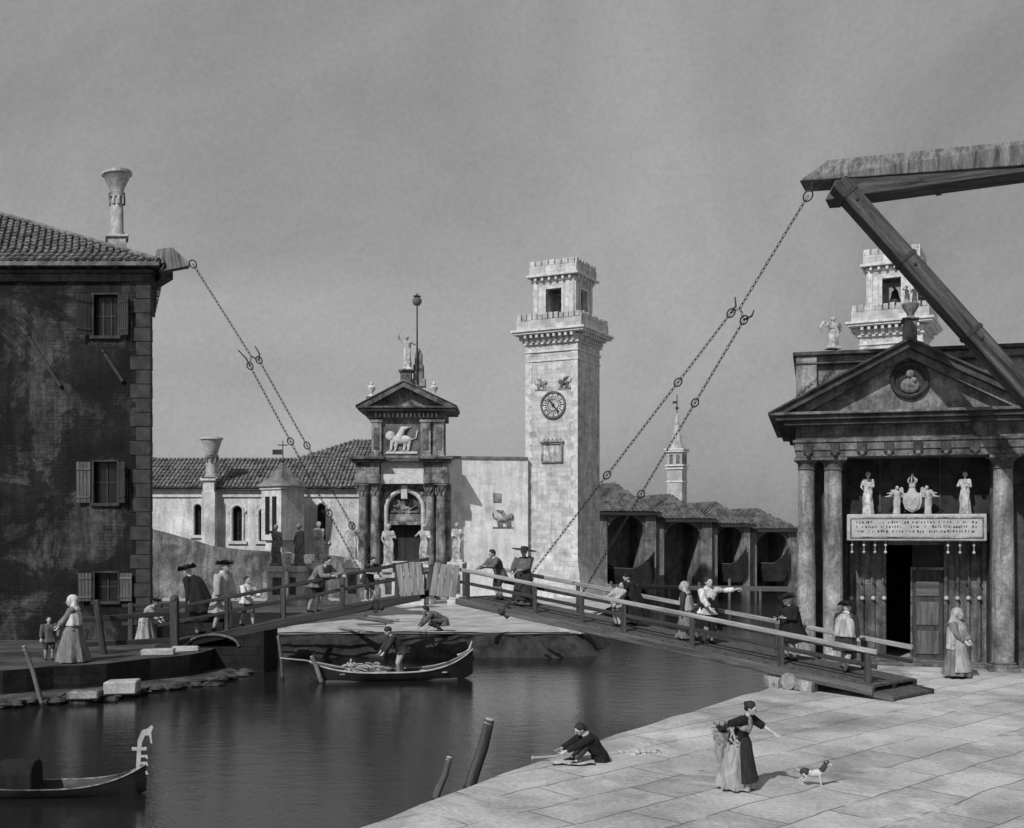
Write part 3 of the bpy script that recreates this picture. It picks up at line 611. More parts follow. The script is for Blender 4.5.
# ================================================================ FAR CAMPANILE
cp = empty('campanile', (gx(677, 220), 220, 0), 'slender pale campanile with a pointed spire, far beyond the boat sheds', 'bell tower', R(-27))
Z = lambda py: gz(py, 220)
MB().box(-1.55, 1.55, -1.55, 1.55, 0, Z(450)).build('shaft', M['far'], cp)
m = MB()
for py, e in ((481, .15), (468, .25), (465, .35), (451, .35), (449, .45)): m.box(-1.55 - e, 1.55 + e, -1.55 - e, 1.55 + e, Z(py) - .3, Z(py))
m.build('string_course', M['trim'], cp)
m = MB()
for f in range(4):
    for u in (-.7, .7): m.box(u - .35, u + .35, -1.6, -1.5, Z(464), Z(455), T=Matrix.Rotation(R(90 * f), 4, 'Z'))
m.build('bell_opening', M['gate_dark'], cp)
m = MB().lathe([(1.9, Z(449)), (1.2, Z(440)), (.06, Z(412))], (0, 0, 0), 8); m.build('spire', M['far'], cp)
MB().tube([(0, 0, Z(413)), (0, 0, Z(395))], .1, 6).ball((0, 0, Z(408)), .35).box(-.9, .1, -.06, .06, Z(403.5), Z(401)).build('weather_vane', M['iron'], cp)

# ================================================================ BOAT SHEDS
def hull_mesh(mb, L, B, D, sheer, n=24, rake=0.35, mi=0, gun=0.05):
    """open boat: local x along, z up from the waterline; ends rise by sheer[0], sheer[1]"""
    rows = []
    for i in range(n + 1):
        u = -1 + 2 * i / n; au = abs(u); bw_ = B / 2 * (1 - au ** 2.6) ** .8 + .012; sh = sheer[0] if u < 0 else sheer[1]
        top = D + sh * au ** 3.2; bot = -.12 + (top + .05) * max(0, au - .72) ** 1.5 * 3.6 * .5 if au > .72 else -.12
        bot = min(bot, top - .04); x = L / 2 * u
        rows.append((x, bw_, top, bot))
    for side in (0, 1):
        vs = []
        off = .0 if side == 0 else -.035
        for x, bw_, top, bot in rows:
            w_ = max(bw_ + off, .004); bt = bot + (.05 if side else 0)
            vs += [(x, -w_, top), (x, -w_ * .86, top * .55 + bt * .45), (x, -w_ * .5, bt + .03), (x, 0, bt), (x, w_ * .5, bt + .03), (x, w_ * .86, top * .55 + bt * .45), (x, w_, top)]
        fs = [(i * 7 + j, i * 7 + j + 1, i * 7 + j + 8, i * 7 + j + 7) for i in range(n) for j in range(6)]
        mb.add(vs, fs, mi)
    return rows
sheds = [(599, 656, 484, 512, 100, 'nearest boat shed, half hidden by the clock tower'), (656, 712, 496, 519, 102, 'boat shed second from the clock tower, under the far campanile'), (712, 750, 504, 524, 104, 'boat shed third from the clock tower'), (750, 797, 511, 529, 106, 'farthest boat shed, beside the dark temple')]
RZs = R(15)
for i, (xa, xb, yt, ye, dd, lab) in enumerate(sheds):
    X0, X1 = gx(xa, dd), gx(xb, dd); zt, ze = gz(yt - 3, dd), gz(ye, dd); Wd = Frame(X0, dd, RZs).u(xb)
    sh = empty('boat_shed', (X0, dd, -1.2), 'brick ' + lab, 'boat shed', RZs, 'row of boat sheds at the end of the canal')
    pw = Wd * .18; ze += 1.2; zt += 1.2; D_ = 22
    for u0, u1 in ((0, pw * .8), (Wd - pw, Wd)):
        MB().box(u0, u1, 0, D_, 0, ze).build('pier', M['shed'], sh)
    m = MB(); uc = Wd / 2 - pw * .1
    hwz = (Wd - 1.8 * pw) / 2; top = ze - .2
    m.front([(pw * .8, ze), (pw * .8, top - hwz * .9)] + [(uc - hwz * math.cos(math.pi * k_ / 8), top - hwz * .9 + hwz * .85 * math.sin(math.pi * k_ / 8)) for k_ in range(1, 8)] + [(Wd - pw, top - hwz * .9), (Wd - pw, ze)], .1, .8).build('arch', M['shed_dk'], sh)
    MB().box(pw * .8, Wd - pw, 4.2, 4.5, 0, ze).build('back_wall', M['shed'], sh)
    r_ = MB(); o_ = .45; hy = 3.4; half = Wd / 2
    zs = ze + (zt - ze) * .03   # half hip springs here
    hx_ = half * .97
    # left and right slopes, half hip, gable
    
    m2 = MB()
    for sgn in (-1, 1):
        e0 = half + sgn * (half + o_); 
        q_ = [(e0, -.4, ze - .1), (e0, D_, ze - .1), (half, D_, zt), (half, hy, zt), (half + sgn * hx_, -.4, zs)]
        m2.add(q_, [(0, 1, 2, 3, 4)]); m2.add([(a_, b_, c_ - .15) for a_, b_, c_ in q_], [(4, 3, 2, 1, 0)])
        for k_ in range(int(D_ / .8)):
            y_ = k_ * .8
            f0 = 1.0; top_pt = Vector((half, y_, zt)) if y_ > hy else Vector((half + sgn * hx_, -.4, zs)).lerp(Vector((half, hy, zt)), max(0, y_ / hy))
            m2.tube([(e0, y_, ze - .06), top_pt + Vector((0, 0, .03))], .1, 5)
    m2.add([(half - hx_, -.4, zs), (half + hx_, -.4, zs), (half, hy, zt)], [(0, 1, 2)])
    for k_ in range(1, 12):
        q = -1 + k_ / 6; m2.tube([(half + hx_ * q, -.42, zs + .02), Vector((half, hy, zt)).lerp(Vector((half + hx_ * (1 if q > 0 else -1), -.4, zs)), abs(q)) + Vector((0, 0, .03))], .09, 5)
    m2.build('roof', M['shed_roof'], sh)
    MB().box(-o_, Wd + o_, -.42, -.3, ze - .28, ze - .02).build('fascia', M['wood_dk'], sh)
    if i != 1:
        bt = empty('laid_up_boat', (X0 + (Wd * .46) * math.cos(RZs), dd + 1.6, -.1 if i else -.4), ['dark galley hull laid up in the nearest boat shed', '', 'dark curved boat hull under the third boat shed', 'dark curved boat hull in the farthest boat shed'][i], 'boat', R(-34 if i else -30), 'boats laid up in the sheds')
        m = MB(); Lb = 3.9 if i else 6.0; hull_mesh(m, Lb, 1.5, 1.6, (2.0, 1.7), 20); m.build('hull', M['hull'], bt, smooth=40)
        m = MB(); m.tube([(-Lb * .44, -.45, 2.9), (-Lb * .2, -.74, 1.7), (Lb * .2, -.74, 1.66), (Lb * .44, -.4, 2.6)], .05, 5); m.build('gunwale', M['wood'], bt)
# low wall of the basin to the right of the sheds
bw_ = MB(); bw_.box(0, 16, 0, .6, -1, 5.2); o = bw_.build('basin_wall', M['shed']); o.location = (gx(790, 122), 124, 0); tag(o, 'plain brick basin wall running behind the dark temple', 'wall')
dk = empty('timber_landing', (gx(610, 96), 96, -1), 'low timber landing stage in front of the boat sheds', 'landing stage', R(-16))
MB().box(0, 21, -1.6, 1.6, .75, 1.0).build('deck', M['wood'], dk)
for i in range(9): MB().tube([(.4 + i * 2.5, -1.5, -1), (.4 + i * 2.5, -1.5, 1.4 + .4 * math.sin(i * 2.1))], .13, 8).build('pile', M['woodz'], dk)
# ================================================================ FIGURES (people, statues)
def V(*a): return Vector(a)
def ik(a, b, l1, l2, pole):
    d = b - a; L = d.length
    if L > (l1 + l2) * .998: b = a + d.normalized() * (l1 + l2) * .998; d = b - a; L = d.length
    x = (l1 * l1 - l2 * l2 + L * L) / (2 * L); h = math.sqrt(max(0, l1 * l1 - x * x)); n = d.normalized()
    p = pole - n * pole.dot(n); p = p.normalized() if p.length > 1e-6 else V(0, 0, 1)
    return a + n * x + p * h, b
def skeleton(lean=0, side=0, handR=(.155, -.05, .47), handL=(-.155, -.05, .47), footR=(.06, 0, 0), footL=(-.06, 0, 0), pz=.53, px=0, py=0, nod=0, turn=0, headlean=0, **k):
    """unit height; faces -y; R is at +x"""
    J = {}; pel = V(px, py, pz); Rm = Matrix.Rotation(R(side), 3, 'Y') @ Matrix.Rotation(R(lean), 3, 'X')
    up = lambda x, y, z: pel + Rm @ V(x, y, z - .53)
    J['pel'] = pel; J['waist'] = up(0, 0, .62); J['chest'] = up(0, .005, .74); J['neck'] = up(0, .01, .84); J['nb'] = up(0, .0, .868)
    Hm = Rm @ Matrix.Rotation(R(nod - lean * .35 + headlean), 3, 'X') @ Matrix.Rotation(R(turn), 3, 'Z'); J['Hm'] = Hm; J['head'] = J['nb'] + Hm @ V(0, -.008, .068); J['Rm'] = Rm
    for s, sg in (('R', 1), ('L', -1)):
        J['sh' + s] = up(sg * .108, 0, .815); hnd = V(*(handR if s == 'R' else handL))
        J['el' + s], J['wr' + s] = ik(J['sh' + s], hnd, .172, .148, V(sg * .6, .8, -.3))
        J['hp' + s] = pel + V(sg * .052, 0, -.01); ft = V(*(footR if s == 'R' else footL)) + V(0, 0, .045)
        J['kn' + s], J['an' + s] = ik(J['hp' + s], ft, .245, .245, V(sg * .15, -1, .1)); 
    return J
def face_and_head(m, J, mi=0):
    T = Matrix.Translation(J['head']) @ J['Hm'].to_4x4(); a = len(m.v)
    m.ball((0, 0, .005), .062, 12, mi, sc=(.80, .95, 1.05)); m.ball((0, -.014, -.03), .042, 10, mi, sc=(.85, .95, .95))
    m.tube([(0, -.056, .012), (0, -.074, -.012), (0, -.06, -.018)], [.006, .011, .006], 6, mi=mi)
    m.tube([(-.02, -.054, -.036), (.02, -.054, -.036)], .007, 5, mi=mi); m.ball((0, -.05, -.055), .014, 6, mi)
    for sg in (-1, 1): m.ball((sg * .052, .005, -.006), .014, 6, mi, sc=(.45, .8, 1.3))
    m.tube([(-.03, -.057, .018), (.03, -.057, .018)], .006, 5, mi=mi)
    m.v[a:] = [T @ v for v in m.v[a:]]; return T
def hand(m, wr, el, H, curl=.5, mi=0, thumb=1):
    d = (wr - el).normalized(); sd = d.cross(V(0, 1, .2)).normalized(); pn = d.cross(sd)
    m.tube([wr - d * .01 * H, wr + d * .02 * H, wr + d * .05 * H], [(.014 * H, .012 * H), (.023 * H, .012 * H), (.022 * H, .010 * H)], 8, mi=mi, ref=sd)
    for i, l in enumerate((.036, .043, .040, .031)):
        o = sd * ((i - 1.5) * .0115 * H); b0 = wr + d * .045 * H + o; b1 = b0 + (d * math.cos(curl * .5) + pn * math.sin(curl * .5)) * l * .5 * H; b2 = b1 + (d * math.cos(curl * 1.5) + pn * math.sin(curl * 1.5)) * l * .5 * H
        m.tube([b0, b1, b2], [.0058 * H, .0052 * H, .0038 * H], 5, mi=mi)
    o = sd * (-.020 * H * thumb); b0 = wr + d * .018 * H + o; b1 = b0 + (d * .6 - sd * thumb * .7 + pn * .2) * .022 * H; m.tube([b0, b1, b1 + (d * .9 - sd * .2 * thumb + pn * .3) * .02 * H], [.0075 * H, .0065 * H, .0045 * H], 5, mi=mi)
def body_tubes(m, J, fat=1.0, arms=True, legs=True, feet=True):
    m.tube([J['pel'] - J['Rm'] @ V(0, 0, .06), J['pel'], J['waist'], J['chest'], J['neck'] - J['Rm'] @ V(0, 0, .02), J['neck']], [(.055, .05), (.095 * fat, .065 * fat), (.078 * fat, .056 * fat), (.105 * fat, .068 * fat), (.085, .05), (.035, .035)], 12, ref=J['Rm'] @ V(1, 0, 0))
    m.tube([J['neck'] - V(0, 0, .02), J['nb'], J['head']], [.034, .030, .03], 8)
    for s in 'RL':
        if arms: m.tube([J['sh' + s].lerp(J['neck'], .35), J['sh' + s], J['sh' + s].lerp(J['el' + s], .4), J['el' + s], J['el' + s].lerp(J['wr' + s], .35), J['wr' + s]], [.03, .036, .030, .024, .025, .0145], 8)
        if legs:
            k = J['kn' + s]; a = J['an' + s]
            m.tube([J['hp' + s] + V(0, 0, .02), J['hp' + s].lerp(k, .3), k, k.lerp(a, .33) + V(0, .006, 0), a], [.055, .052, .034, .034, .018], 10)
        if feet: a = J['an' + s]; m.tube([a + V(0, .022, -.02), a + V(0, -.01, -.022), a + V(0, -.06, -.032), a + V(0, -.09, -.036)], [(.02, .02), (.022, .022), (.024, .014), (.014, .008)], 8, ref=(1, 0, 0))
def from_obj(o, m, mi=0):
    me = o.data; m.add([v.co.copy() for v in me.vertices], [tuple(p.vertices) for p in me.polygons], mi); bpy.data.objects.remove(o); return m
def scaled(m, H): m.v = [v * H for v in m.v]; return m
def person(loc, H, yaw, label, wear, group=None, name='person', **pose):
    J = skeleton(**pose); root = empty(name, loc, label, 'person', R(yaw), group)
    q_ = 1.16 if 'small' not in label else 1.0; root.scale = (q_, q_, 1)
    m = MB(); body_tubes(m, J); T = face_and_head(m, J)
    o = scaled(m, H).build('t', M['skin'], remesh=.011 * H); b = from_obj(o, MB())
    for s in 'RL': hand(b, J['wr' + s] * H, J['el' + s] * H, H, pose.get('curl', .6), 0, 1 if s == 'R' else -1)
    for sg in (-1, 1): b.ball((T @ V(sg * .024, -.055, .008)) * H, .0062 * H, 6, 1)
    b.build('body', [M['skin'], M['cloth_black']], root, smooth=70)
    X = J['Rm'] @ V(1, 0, 0); BK = pose.get('bulk', 1.16)
    for g in wear:
        ty, mt = g[0], M[g[1]]; op = g[2] if len(g) > 2 else {}
        m = MB(); rm = .013
        if ty == 'coat':
            hem = op.get('hem', .40); fl = op.get('flare', 1.3)
            spine = [J['pel'] - V(0, 0, max(.02, .53 - hem)) + V(0, .01 + max(0, -0), 0), J['pel'], J['waist'], J['chest'], J['chest'].lerp(J['neck'], .6), J['neck'] + (J['nb'] - J['neck']) * .35]
            m.tube(spine, [(.105 * fl * BK, .085 * fl * BK), (.108 * BK, .078 * BK), (.096 * BK, .072 * BK), (.120 * BK, .082 * BK), (.10 * BK, .064 * BK), (.043, .043)], 16, ref=X, folds=7, famp=[.11, .07, .03, .02, 0, 0])
            sl = op.get('sleeve', 1.0)
            for s in 'RL':
                e_ = J['el' + s].lerp(J['wr' + s], .85) if sl >= 1 else J['el' + s].lerp(J['wr' + s], .15)
                m.tube([J['sh' + s].lerp(J['neck'], .4), J['sh' + s], J['sh' + s].lerp(J['el' + s], .5), J['el' + s], e_], [.042, .050 * BK, .043 * BK, .040 * BK, .034 * BK], 10, folds=3, famp=.06)
        elif ty == 'breeches':
            m.tube([J['pel'] - V(0, 0, .05), J['pel'], J['waist']], [(.07, .06), (.103, .073), (.086, .062)], 12, ref=X)
            for s in 'RL': m.tube([J['hp' + s] + V(0, 0, .02), J['hp' + s].lerp(J['kn' + s], .4), J['kn' + s], J['kn' + s].lerp(J['an' + s], .14)], [.062, .060, .044, .038], 10)
        elif ty == 'stockings':
            for s in 'RL': scaled(MB().tube([J['kn' + s], J['kn' + s].lerp(J['an' + s], .35) + V(0, .006, 0), J['kn' + s].lerp(J['an' + s], .95)], [.038, .0385, .023], 10), H).build('stocking', mt, root, smooth=60)
            continue
        elif ty == 'shoes':
            for s in 'RL': a = J['an' + s]; scaled(MB().tube([a + V(0, .026, -.024), a + V(0, -.01, -.022), a + V(0, -.06, -.030), a + V(0, -.096, -.034)], [(.024, .024), (.027, .026), (.028, .018), (.017, .012)], 8, ref=(1, 0, 0)), H).build('shoe', mt, root, smooth=60)
            continue
        elif ty == 'skirt':
            ft = (J['anR'] + J['anL']) / 2; hem = op.get('hem', .02); base = V(ft.x, ft.y + op.get('back', .01), hem); w_ = op.get('w', .19) * BK; pl = J['pel']
            pts = [base, base.lerp(pl, .3), base.lerp(pl, .65), pl + V(0, 0, -.01), J['waist']]
            m.tube(pts, [(w_, w_ * .88), (w_ * .87, w_ * .78), (w_ * .72, w_ * .62), (.118 * BK, .096 * BK), (.088, .066)], 40, ref=(1, 0, 0), folds=9, famp=[.15, .12, .08, .03, 0]); rm = 0
        elif ty == 'apron':
            ft = (J['anR'] + J['anL']) / 2; w_ = op.get('w', .19) * BK; pl = J['pel']; rows = []
            for k_, (q_, rr) in enumerate(((.12, w_ * .98), (.4, w_ * .84), (.75, w_ * .70), (1.0, .128 * BK), (1.16, .1))):
                c_ = ft * (1 - min(q_, 1)) + pl * min(q_, 1) if q_ <= 1 else pl.lerp(J['waist'], .7); c_ = V(c_.x, c_.y, c_.z)
                rows.append([c_ + V(rr * 1.05 * math.sin(R(a_)), -rr * .95 * math.cos(R(a_)) * (1 + .05 * math.sin(a_ * .3)), 0) for a_ in range(-60, 61, 12)])
            vs = [p for r_ in rows for p in r_]; n_ = 11; m.add(vs, [(i * n_ + j, i * n_ + j + 1, (i + 1) * n_ + j + 1, (i + 1) * n_ + j) for i in range(4) for j in range(10)])
            m.add([v + V(0, .012, 0) for v in vs], [(i * n_ + j, i * n_ + j + 1, (i + 1) * n_ + j + 1, (i + 1) * n_ + j) for i in range(4) for j in range(10)]); rm = 0
        elif ty == 'cloak':
            hem = op.get('hem', .16); ft = (J['anR'] + J['anL']) / 2; w_ = op.get('w', .17) * BK; b0 = V(J['pel'].x * .6 + ft.x * .4 + op.get('dx', 0), J['pel'].y + .05, hem)
            n2 = J['neck'] + (J['nb'] - J['neck']) * .2
            m.tube([b0, b0.lerp(J['waist'], .35), b0.lerp(J['waist'], .75), J['chest'] + J['Rm'] @ V(0, .012, 0), J['chest'].lerp(J['neck'], .7) + J['Rm'] @ V(0, .01, 0), n2], [(w_ * 1.12, w_ * .92), (w_ * .98, w_ * .80), (w_ * .84, w_ * .68), (.140, .10), (.098, .072), (.046, .046)], 36, ref=X, folds=7, famp=[.17, .14, .09, .04, .01, 0]); rm = 0
        elif ty == 'shawl':
            T2 = Matrix.Translation(J['head']) @ J['Hm'].to_4x4(); a = len(m.v)
            if op.get('hood', True):
                m.ball((0, .026, .016), .086, 14, sc=(.88, .92, 1.04)); m.v[a:] = [T2 @ v for v in m.v[a:]]
                m.tube([J['head'] + J['Hm'] @ V(0, .04, -.01), J['nb'] + J['Rm'] @ V(0, .022, .0), J['chest'].lerp(J['neck'], .6) + J['Rm'] @ V(0, .02, 0)], [(.078, .045), (.092, .052), (.13, .075)], 12, ref=X)
            bot = op.get('to', .58)
            m.tube([J['waist'].lerp(J['pel'], (.62 - bot) / .09) + J['Rm'] @ V(0, .012, 0), J['chest'], J['chest'].lerp(J['neck'], .65), J['neck'] + (J['nb'] - J['neck']) * .3], [(.15, .105), (.145, .10), (.112, .072), (.05, .048)], 24, ref=X, folds=7, famp=[.09, .05, .01, 0])
            rm = .012
            if op.get('hood', True): pass
        elif ty in ('hair', 'bun'):
            T2 = Matrix.Translation(J['head']) @ J['Hm'].to_4x4(); m.ball((0, .016, .018), .068, 12, sc=(.86, .95, 1.0)); m.tube([(0, .05, -.01), (0, .055, -.045)], [.03, .018], 8)
            if ty == 'bun': m.ball((0, .07, .03), .03, 8)
            m.v = [T2 @ v for v in m.v]; rm = .008
        elif ty == 'tricorn':
            T2 = Matrix.Translation(J['head']) @ J['Hm'].to_4x4() @ Matrix.Rotation(R(op.get('tilt', -6)), 4, 'X')
            m.lathe([(.062, .035), (.064, .05), (.058, .085), (.035, .098), (.005, .10)], (0, .006, 0), 16)
            n = 30; vs = []
            for ring_, rr in enumerate((.058, .095, .118)):
                for j in range(n): a_ = 2 * math.pi * j / n; cu = (0.5 + .5 * math.cos(3 * (a_ - math.pi / 2 * 3))); vs.append(V(rr * (1.05 - .22 * (1 - cu) * (ring_ / 2)) * math.cos(a_), rr * (1.05 - .22 * (1 - cu) * (ring_ / 2)) * math.sin(a_) + .006, .042 + (ring_ / 2) * .055 * (1 - cu)))
            fs = [(i * n + j, i * n + (j + 1) % n, (i + 1) * n + (j + 1) % n, (i + 1) * n + j) for i in range(2) for j in range(n)]; m.add(vs, fs); m.add([v - V(0, 0, .008) for v in vs], fs); m.v = [T2 @ v for v in m.v]; rm = 0
        elif ty == 'widehat':
            T2 = Matrix.Translation(J['head']) @ J['Hm'].to_4x4() @ Matrix.Rotation(R(op.get('tilt', 6)), 4, 'Y'); r_ = op.get('r', .15)
            m.lathe([(.058, .03), (.062, .045), (.055, .09), (.02, .10)], (0, .006, 0), 16); m.lathe([(.05, .034), (r_, .028), (r_, .038), (.05, .05)], (0, .006, 0), 24); m.v = [T2 @ v for v in m.v]; rm = 0
        elif ty == 'cap':
            T2 = Matrix.Translation(J['head']) @ J['Hm'].to_4x4(); m.ball((0, .008, .03), .068, 12, sc=(.9, 1.0, .85)); m.v = [T2 @ v for v in m.v]; rm = .009
        elif ty == 'collar':
            m.tube([J['neck'] + (J['nb'] - J['neck']) * .1, J['nb'] + (J['nb'] - J['neck']) * .1], [(.050, .05), (.044, .042)], 12, ref=X); rm = 0
        scaled(m, H).build({'shawl': 'shawl', 'bun': 'hair', 'tricorn': 'hat', 'widehat': 'hat'}.get(ty, ty), mt, root, smooth=60, remesh=rm * H if rm else 0)
    return root, J
def figure_mesh(m, s, at=(0, 0, 0), robe=True, wings=False, yaw=0, fat=1.15, **pose):
    """a carved standing figure s metres tall, tubes only (to be remeshed)"""
    J = skeleton(**pose); a = MB(); body_tubes(a, J, fat, legs=not robe, feet=True); face_and_head(a, J); a.ball(J['head'] + V(0, .012, .015), .068, 10, sc=(.95, 1, 1))
    for q in 'RL': a.ball(J['wr' + q] + (J['wr' + q] - J['el' + q]) * .2, .022, 8)
    if robe:
        a.tube([V(0, .0, .01), V(.01, -.01, .2), V(-.008, -.012, .36), J['pel'], J['waist']], [(.135, .115), (.12, .10), (.118, .095), (.11, .085), (.088, .066)], 20, ref=(1, 0, 0), folds=7, famp=[.12, .1, .08, .03, 0])
        a.tube([J['shL'] + V(0, 0, .02), J['chest'] + V(.02, -.06, 0), J['pel'] + V(.09, -.07, 0), V(.08, -.09, .3)], [.035, .03, .035, .015], 8)
        a.tube([J['shR'] + V(0, .04, .02), J['waist'] + V(.05, .07, 0), V(.04, .09, .25)], [.03, .05, .05], 8)
    if wings:
        for sg in (-1, 1): a.tube([J['neck'] + V(sg * .03, .05, -.03), V(sg * .18, .09, .88), V(sg * .24, .11, .7), V(sg * .2, .1, .5)], [(.02, .03), (.03, .08), (.025, .07), (.01, .02)], 8)
    T = Matrix.Translation(at) @ Matrix.Rotation(R(yaw), 4, 'Z') @ Matrix.Scale(s, 4); m.add([T @ v for v in a.v], a.f); return m
def pedestal(h, wd, parent, mt, mt2, panel=True):
    m = MB().box(-wd * .6, wd * .6, -wd * .6, wd * .6, 0, h * .14).box(-wd / 2, wd / 2, -wd / 2, wd / 2, h * .14, h * .86).box(-wd * .62, wd * .62, -wd * .62, wd * .62, h * .86, h)
    o = m.build('pedestal', mt, parent, bevel=.02)
    if panel: MB().box(-wd * .3, wd * .3, -wd / 2 - .03, -wd / 2 + .01, h * .28, h * .72).build('panel', mt2, o, bevel=.01)
    return o
def statue(px, ytop, yfoot, ybase, d, label, mt='marble', yaw=0, wings=False, name='statue', group=None, zbase=None, pmt='trim', **pose):
    zb = gz(ybase, d) if zbase is None else zbase; t = empty(name, (gx(px, d), d, zb), label, 'statue', R(yaw), group)
    ph = gz(yfoot, d) - zb; hgt = gz(ytop, d) - gz(yfoot, d)
    if ph > .15: pedestal(ph, hgt * .36, t, M[pmt], M['gate_dark'])
    MB_ = MB(); figure_mesh(MB_, hgt * .97, (0, 0, ph + .02), wings=wings, **pose); MB_.box(-hgt * .15, hgt * .15, -hgt * .13, hgt * .13, ph - .02, ph + .05 * hgt)
    MB_.build('carved_figure', M[mt], t, remesh=.016 * hgt); return t

# ================================================================ GATEWAY
GD = 76.6; g = empty('gateway', (gx(404, GD), GD, 0), 'grey stone triumphal gateway with paired columns, arched door and pediment', 'gateway')
X = lambda px: (px - 404) * GD / FOC
Z = lambda py: gz(py, GD)
# lower wall with arched opening
hw = X(420.5); hole = arch(0, hw, 0, Z(509)) 
MB().wall(X(358), X(450), -.0, Z(484), .5, 1.6, [hole]).build('wall', M['gate'], g)
MB().box(X(358), X(450), 1.6, 5, 0, Z(484)).build('rear_block', M['gate_dark'], g) if False else None
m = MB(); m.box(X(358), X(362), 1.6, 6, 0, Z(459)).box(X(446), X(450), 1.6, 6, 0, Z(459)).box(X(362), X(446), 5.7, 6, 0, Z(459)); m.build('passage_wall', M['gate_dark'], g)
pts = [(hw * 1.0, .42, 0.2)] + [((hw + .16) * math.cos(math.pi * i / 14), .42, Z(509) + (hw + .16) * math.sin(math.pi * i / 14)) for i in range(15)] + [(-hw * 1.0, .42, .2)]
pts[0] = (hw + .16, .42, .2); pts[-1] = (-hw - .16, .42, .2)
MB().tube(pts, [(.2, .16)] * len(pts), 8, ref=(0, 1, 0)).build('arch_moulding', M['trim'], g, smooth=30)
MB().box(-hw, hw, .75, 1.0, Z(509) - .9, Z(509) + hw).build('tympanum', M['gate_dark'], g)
o = MB().box(-hw, hw, .45, 1.1, Z(525), Z(521)).box(-hw, hw, .55, 1.1, Z(521), Z(514)).build('lintel', M['gate'], g, bevel=.02)
m = MB(); beast(m, 0, .68, Z(508), 1.2, -1); 
for i in range(7): a_ = math.pi * i / 6; m.tube([(0, .7, Z(512)), ((hw * .85) * math.cos(a_), .68, Z(512) + hw * .85 * math.sin(a_))], [.05, .1], 6)
m.build('carved_fan', M['gate'], g, smooth=60)
m = MB().box(-hw + .05, -.02, 1.3, 1.42, 0, Z(525)).box(.02, hw - .05, 1.3, 1.42, 0, Z(525)); m.build('door', M['wood_dk'], g)
for sx in (-1, 1):      # carved victories in the spandrels
    m = MB(); m.ball((sx * (hw + .15), .38, Z(494)), .2, 8); m.tube([(sx * (hw + .1), .38, Z(495)), (sx * (hw + .35), .4, Z(500)), (sx * (hw + .5), .42, Z(508))], [.16, .18, .06], 8); m.tube([(sx * (hw + .2), .4, Z(494)), (sx * .5, .38, Z(489))], [.12, .05], 6); m.build('carved_spandrel', M['gate'], g, smooth=60)
MB().box(-.22, .22, .1, .5, Z(499), Z(485)).build('keystone', M['trim'], g, bevel=.04)
def column(parent, x, y, z0, z1, r, mt, cap=True, ch=None, base='trim', n=20, capm=None):
    ch = ch or r * 2.0
    o = MB().lathe([(r, z0 + r * .8), (r * 1.02, z0 + (z1 - z0) * .33), (r * .86, z1 - ch), (r * .86, z1 - ch + .01)], (x, y, 0), n).build('column', M[mt], parent, smooth=40)
    MB().box(x - r * 1.4, x + r * 1.4, y - r * 1.4, y + r * 1.4, z0, z0 + r * .35).lathe([(r * 1.35, z0 + r * .35), (r * 1.38, z0 + r * .5), (r * 1.15, z0 + r * .62), (r * 1.2, z0 + r * .75), (r, z0 + r * .85)], (x, y, 0), n).build('base', M[base], o, smooth=30)
    m = MB().lathe([(r * .88, z1 - ch), (r * 1.0, z1 - ch + r * .1), (r * .9, z1 - ch + r * .2), (r * .95, z1 - ch * .5), (r * 1.3, z1 - r * .3)], (x, y, 0), n).box(x - r * 1.35, x + r * 1.35, y - r * 1.35, y + r * 1.35, z1 - r * .3, z1)
    if ch > 1.6 * r:
        for row in (0, 1):
            for i in range(8):
                a_ = i * math.pi / 4 + row * math.pi / 8; zz = z1 - ch + ch * (.12 + .36 * row); rr = r * (.95 + .1 * row)
                m.tube([(x + rr * math.cos(a_), y + rr * math.sin(a_), zz), (x + rr * 1.12 * math.cos(a_), y + rr * 1.12 * math.sin(a_), zz + ch * .25), (x + rr * 1.35 * math.cos(a_), y + rr * 1.35 * math.sin(a_), zz + ch * .3)], [r * .22, r * .2, r * .06], 5)
    m.build('capital', M[capm or mt], o, smooth=30); return o
for px in (363.5, 375.5, 430, 441):
    column(g, X(px), -.25 if px in (363.5, 441) else -.1, Z(578), Z(484), .33, 'gate', ch=.85, capm='gate')
    MB().box(X(px) - .5, X(px) + .5, -.75, .5, 0, Z(578)).box(X(px) - .56, X(px) + .56, -.82, .5, Z(579.5), Z(577.5)).build('column_pedestal', M['gate'], g, bevel=.03)
for xa, xb in ((356, 381), (424, 449)):
    MB().box(X(xa), X(xb), -.75, .5, Z(484), Z(474)).box(X(xa) + .05, X(xb) - .05, -.68, .5, Z(474), Z(463)).build('entablature_block', M['gate'], g, bevel=.03)
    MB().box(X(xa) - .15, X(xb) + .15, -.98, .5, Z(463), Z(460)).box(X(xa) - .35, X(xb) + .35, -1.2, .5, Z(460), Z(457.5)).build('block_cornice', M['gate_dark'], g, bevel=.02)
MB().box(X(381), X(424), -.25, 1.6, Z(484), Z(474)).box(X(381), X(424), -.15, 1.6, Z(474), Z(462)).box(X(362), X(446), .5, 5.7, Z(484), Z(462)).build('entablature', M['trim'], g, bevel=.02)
MB().box(X(381), X(424), -.6, 1.6, Z(462), Z(458)).build('cornice', M['gate_dark'], g, bevel=.02)
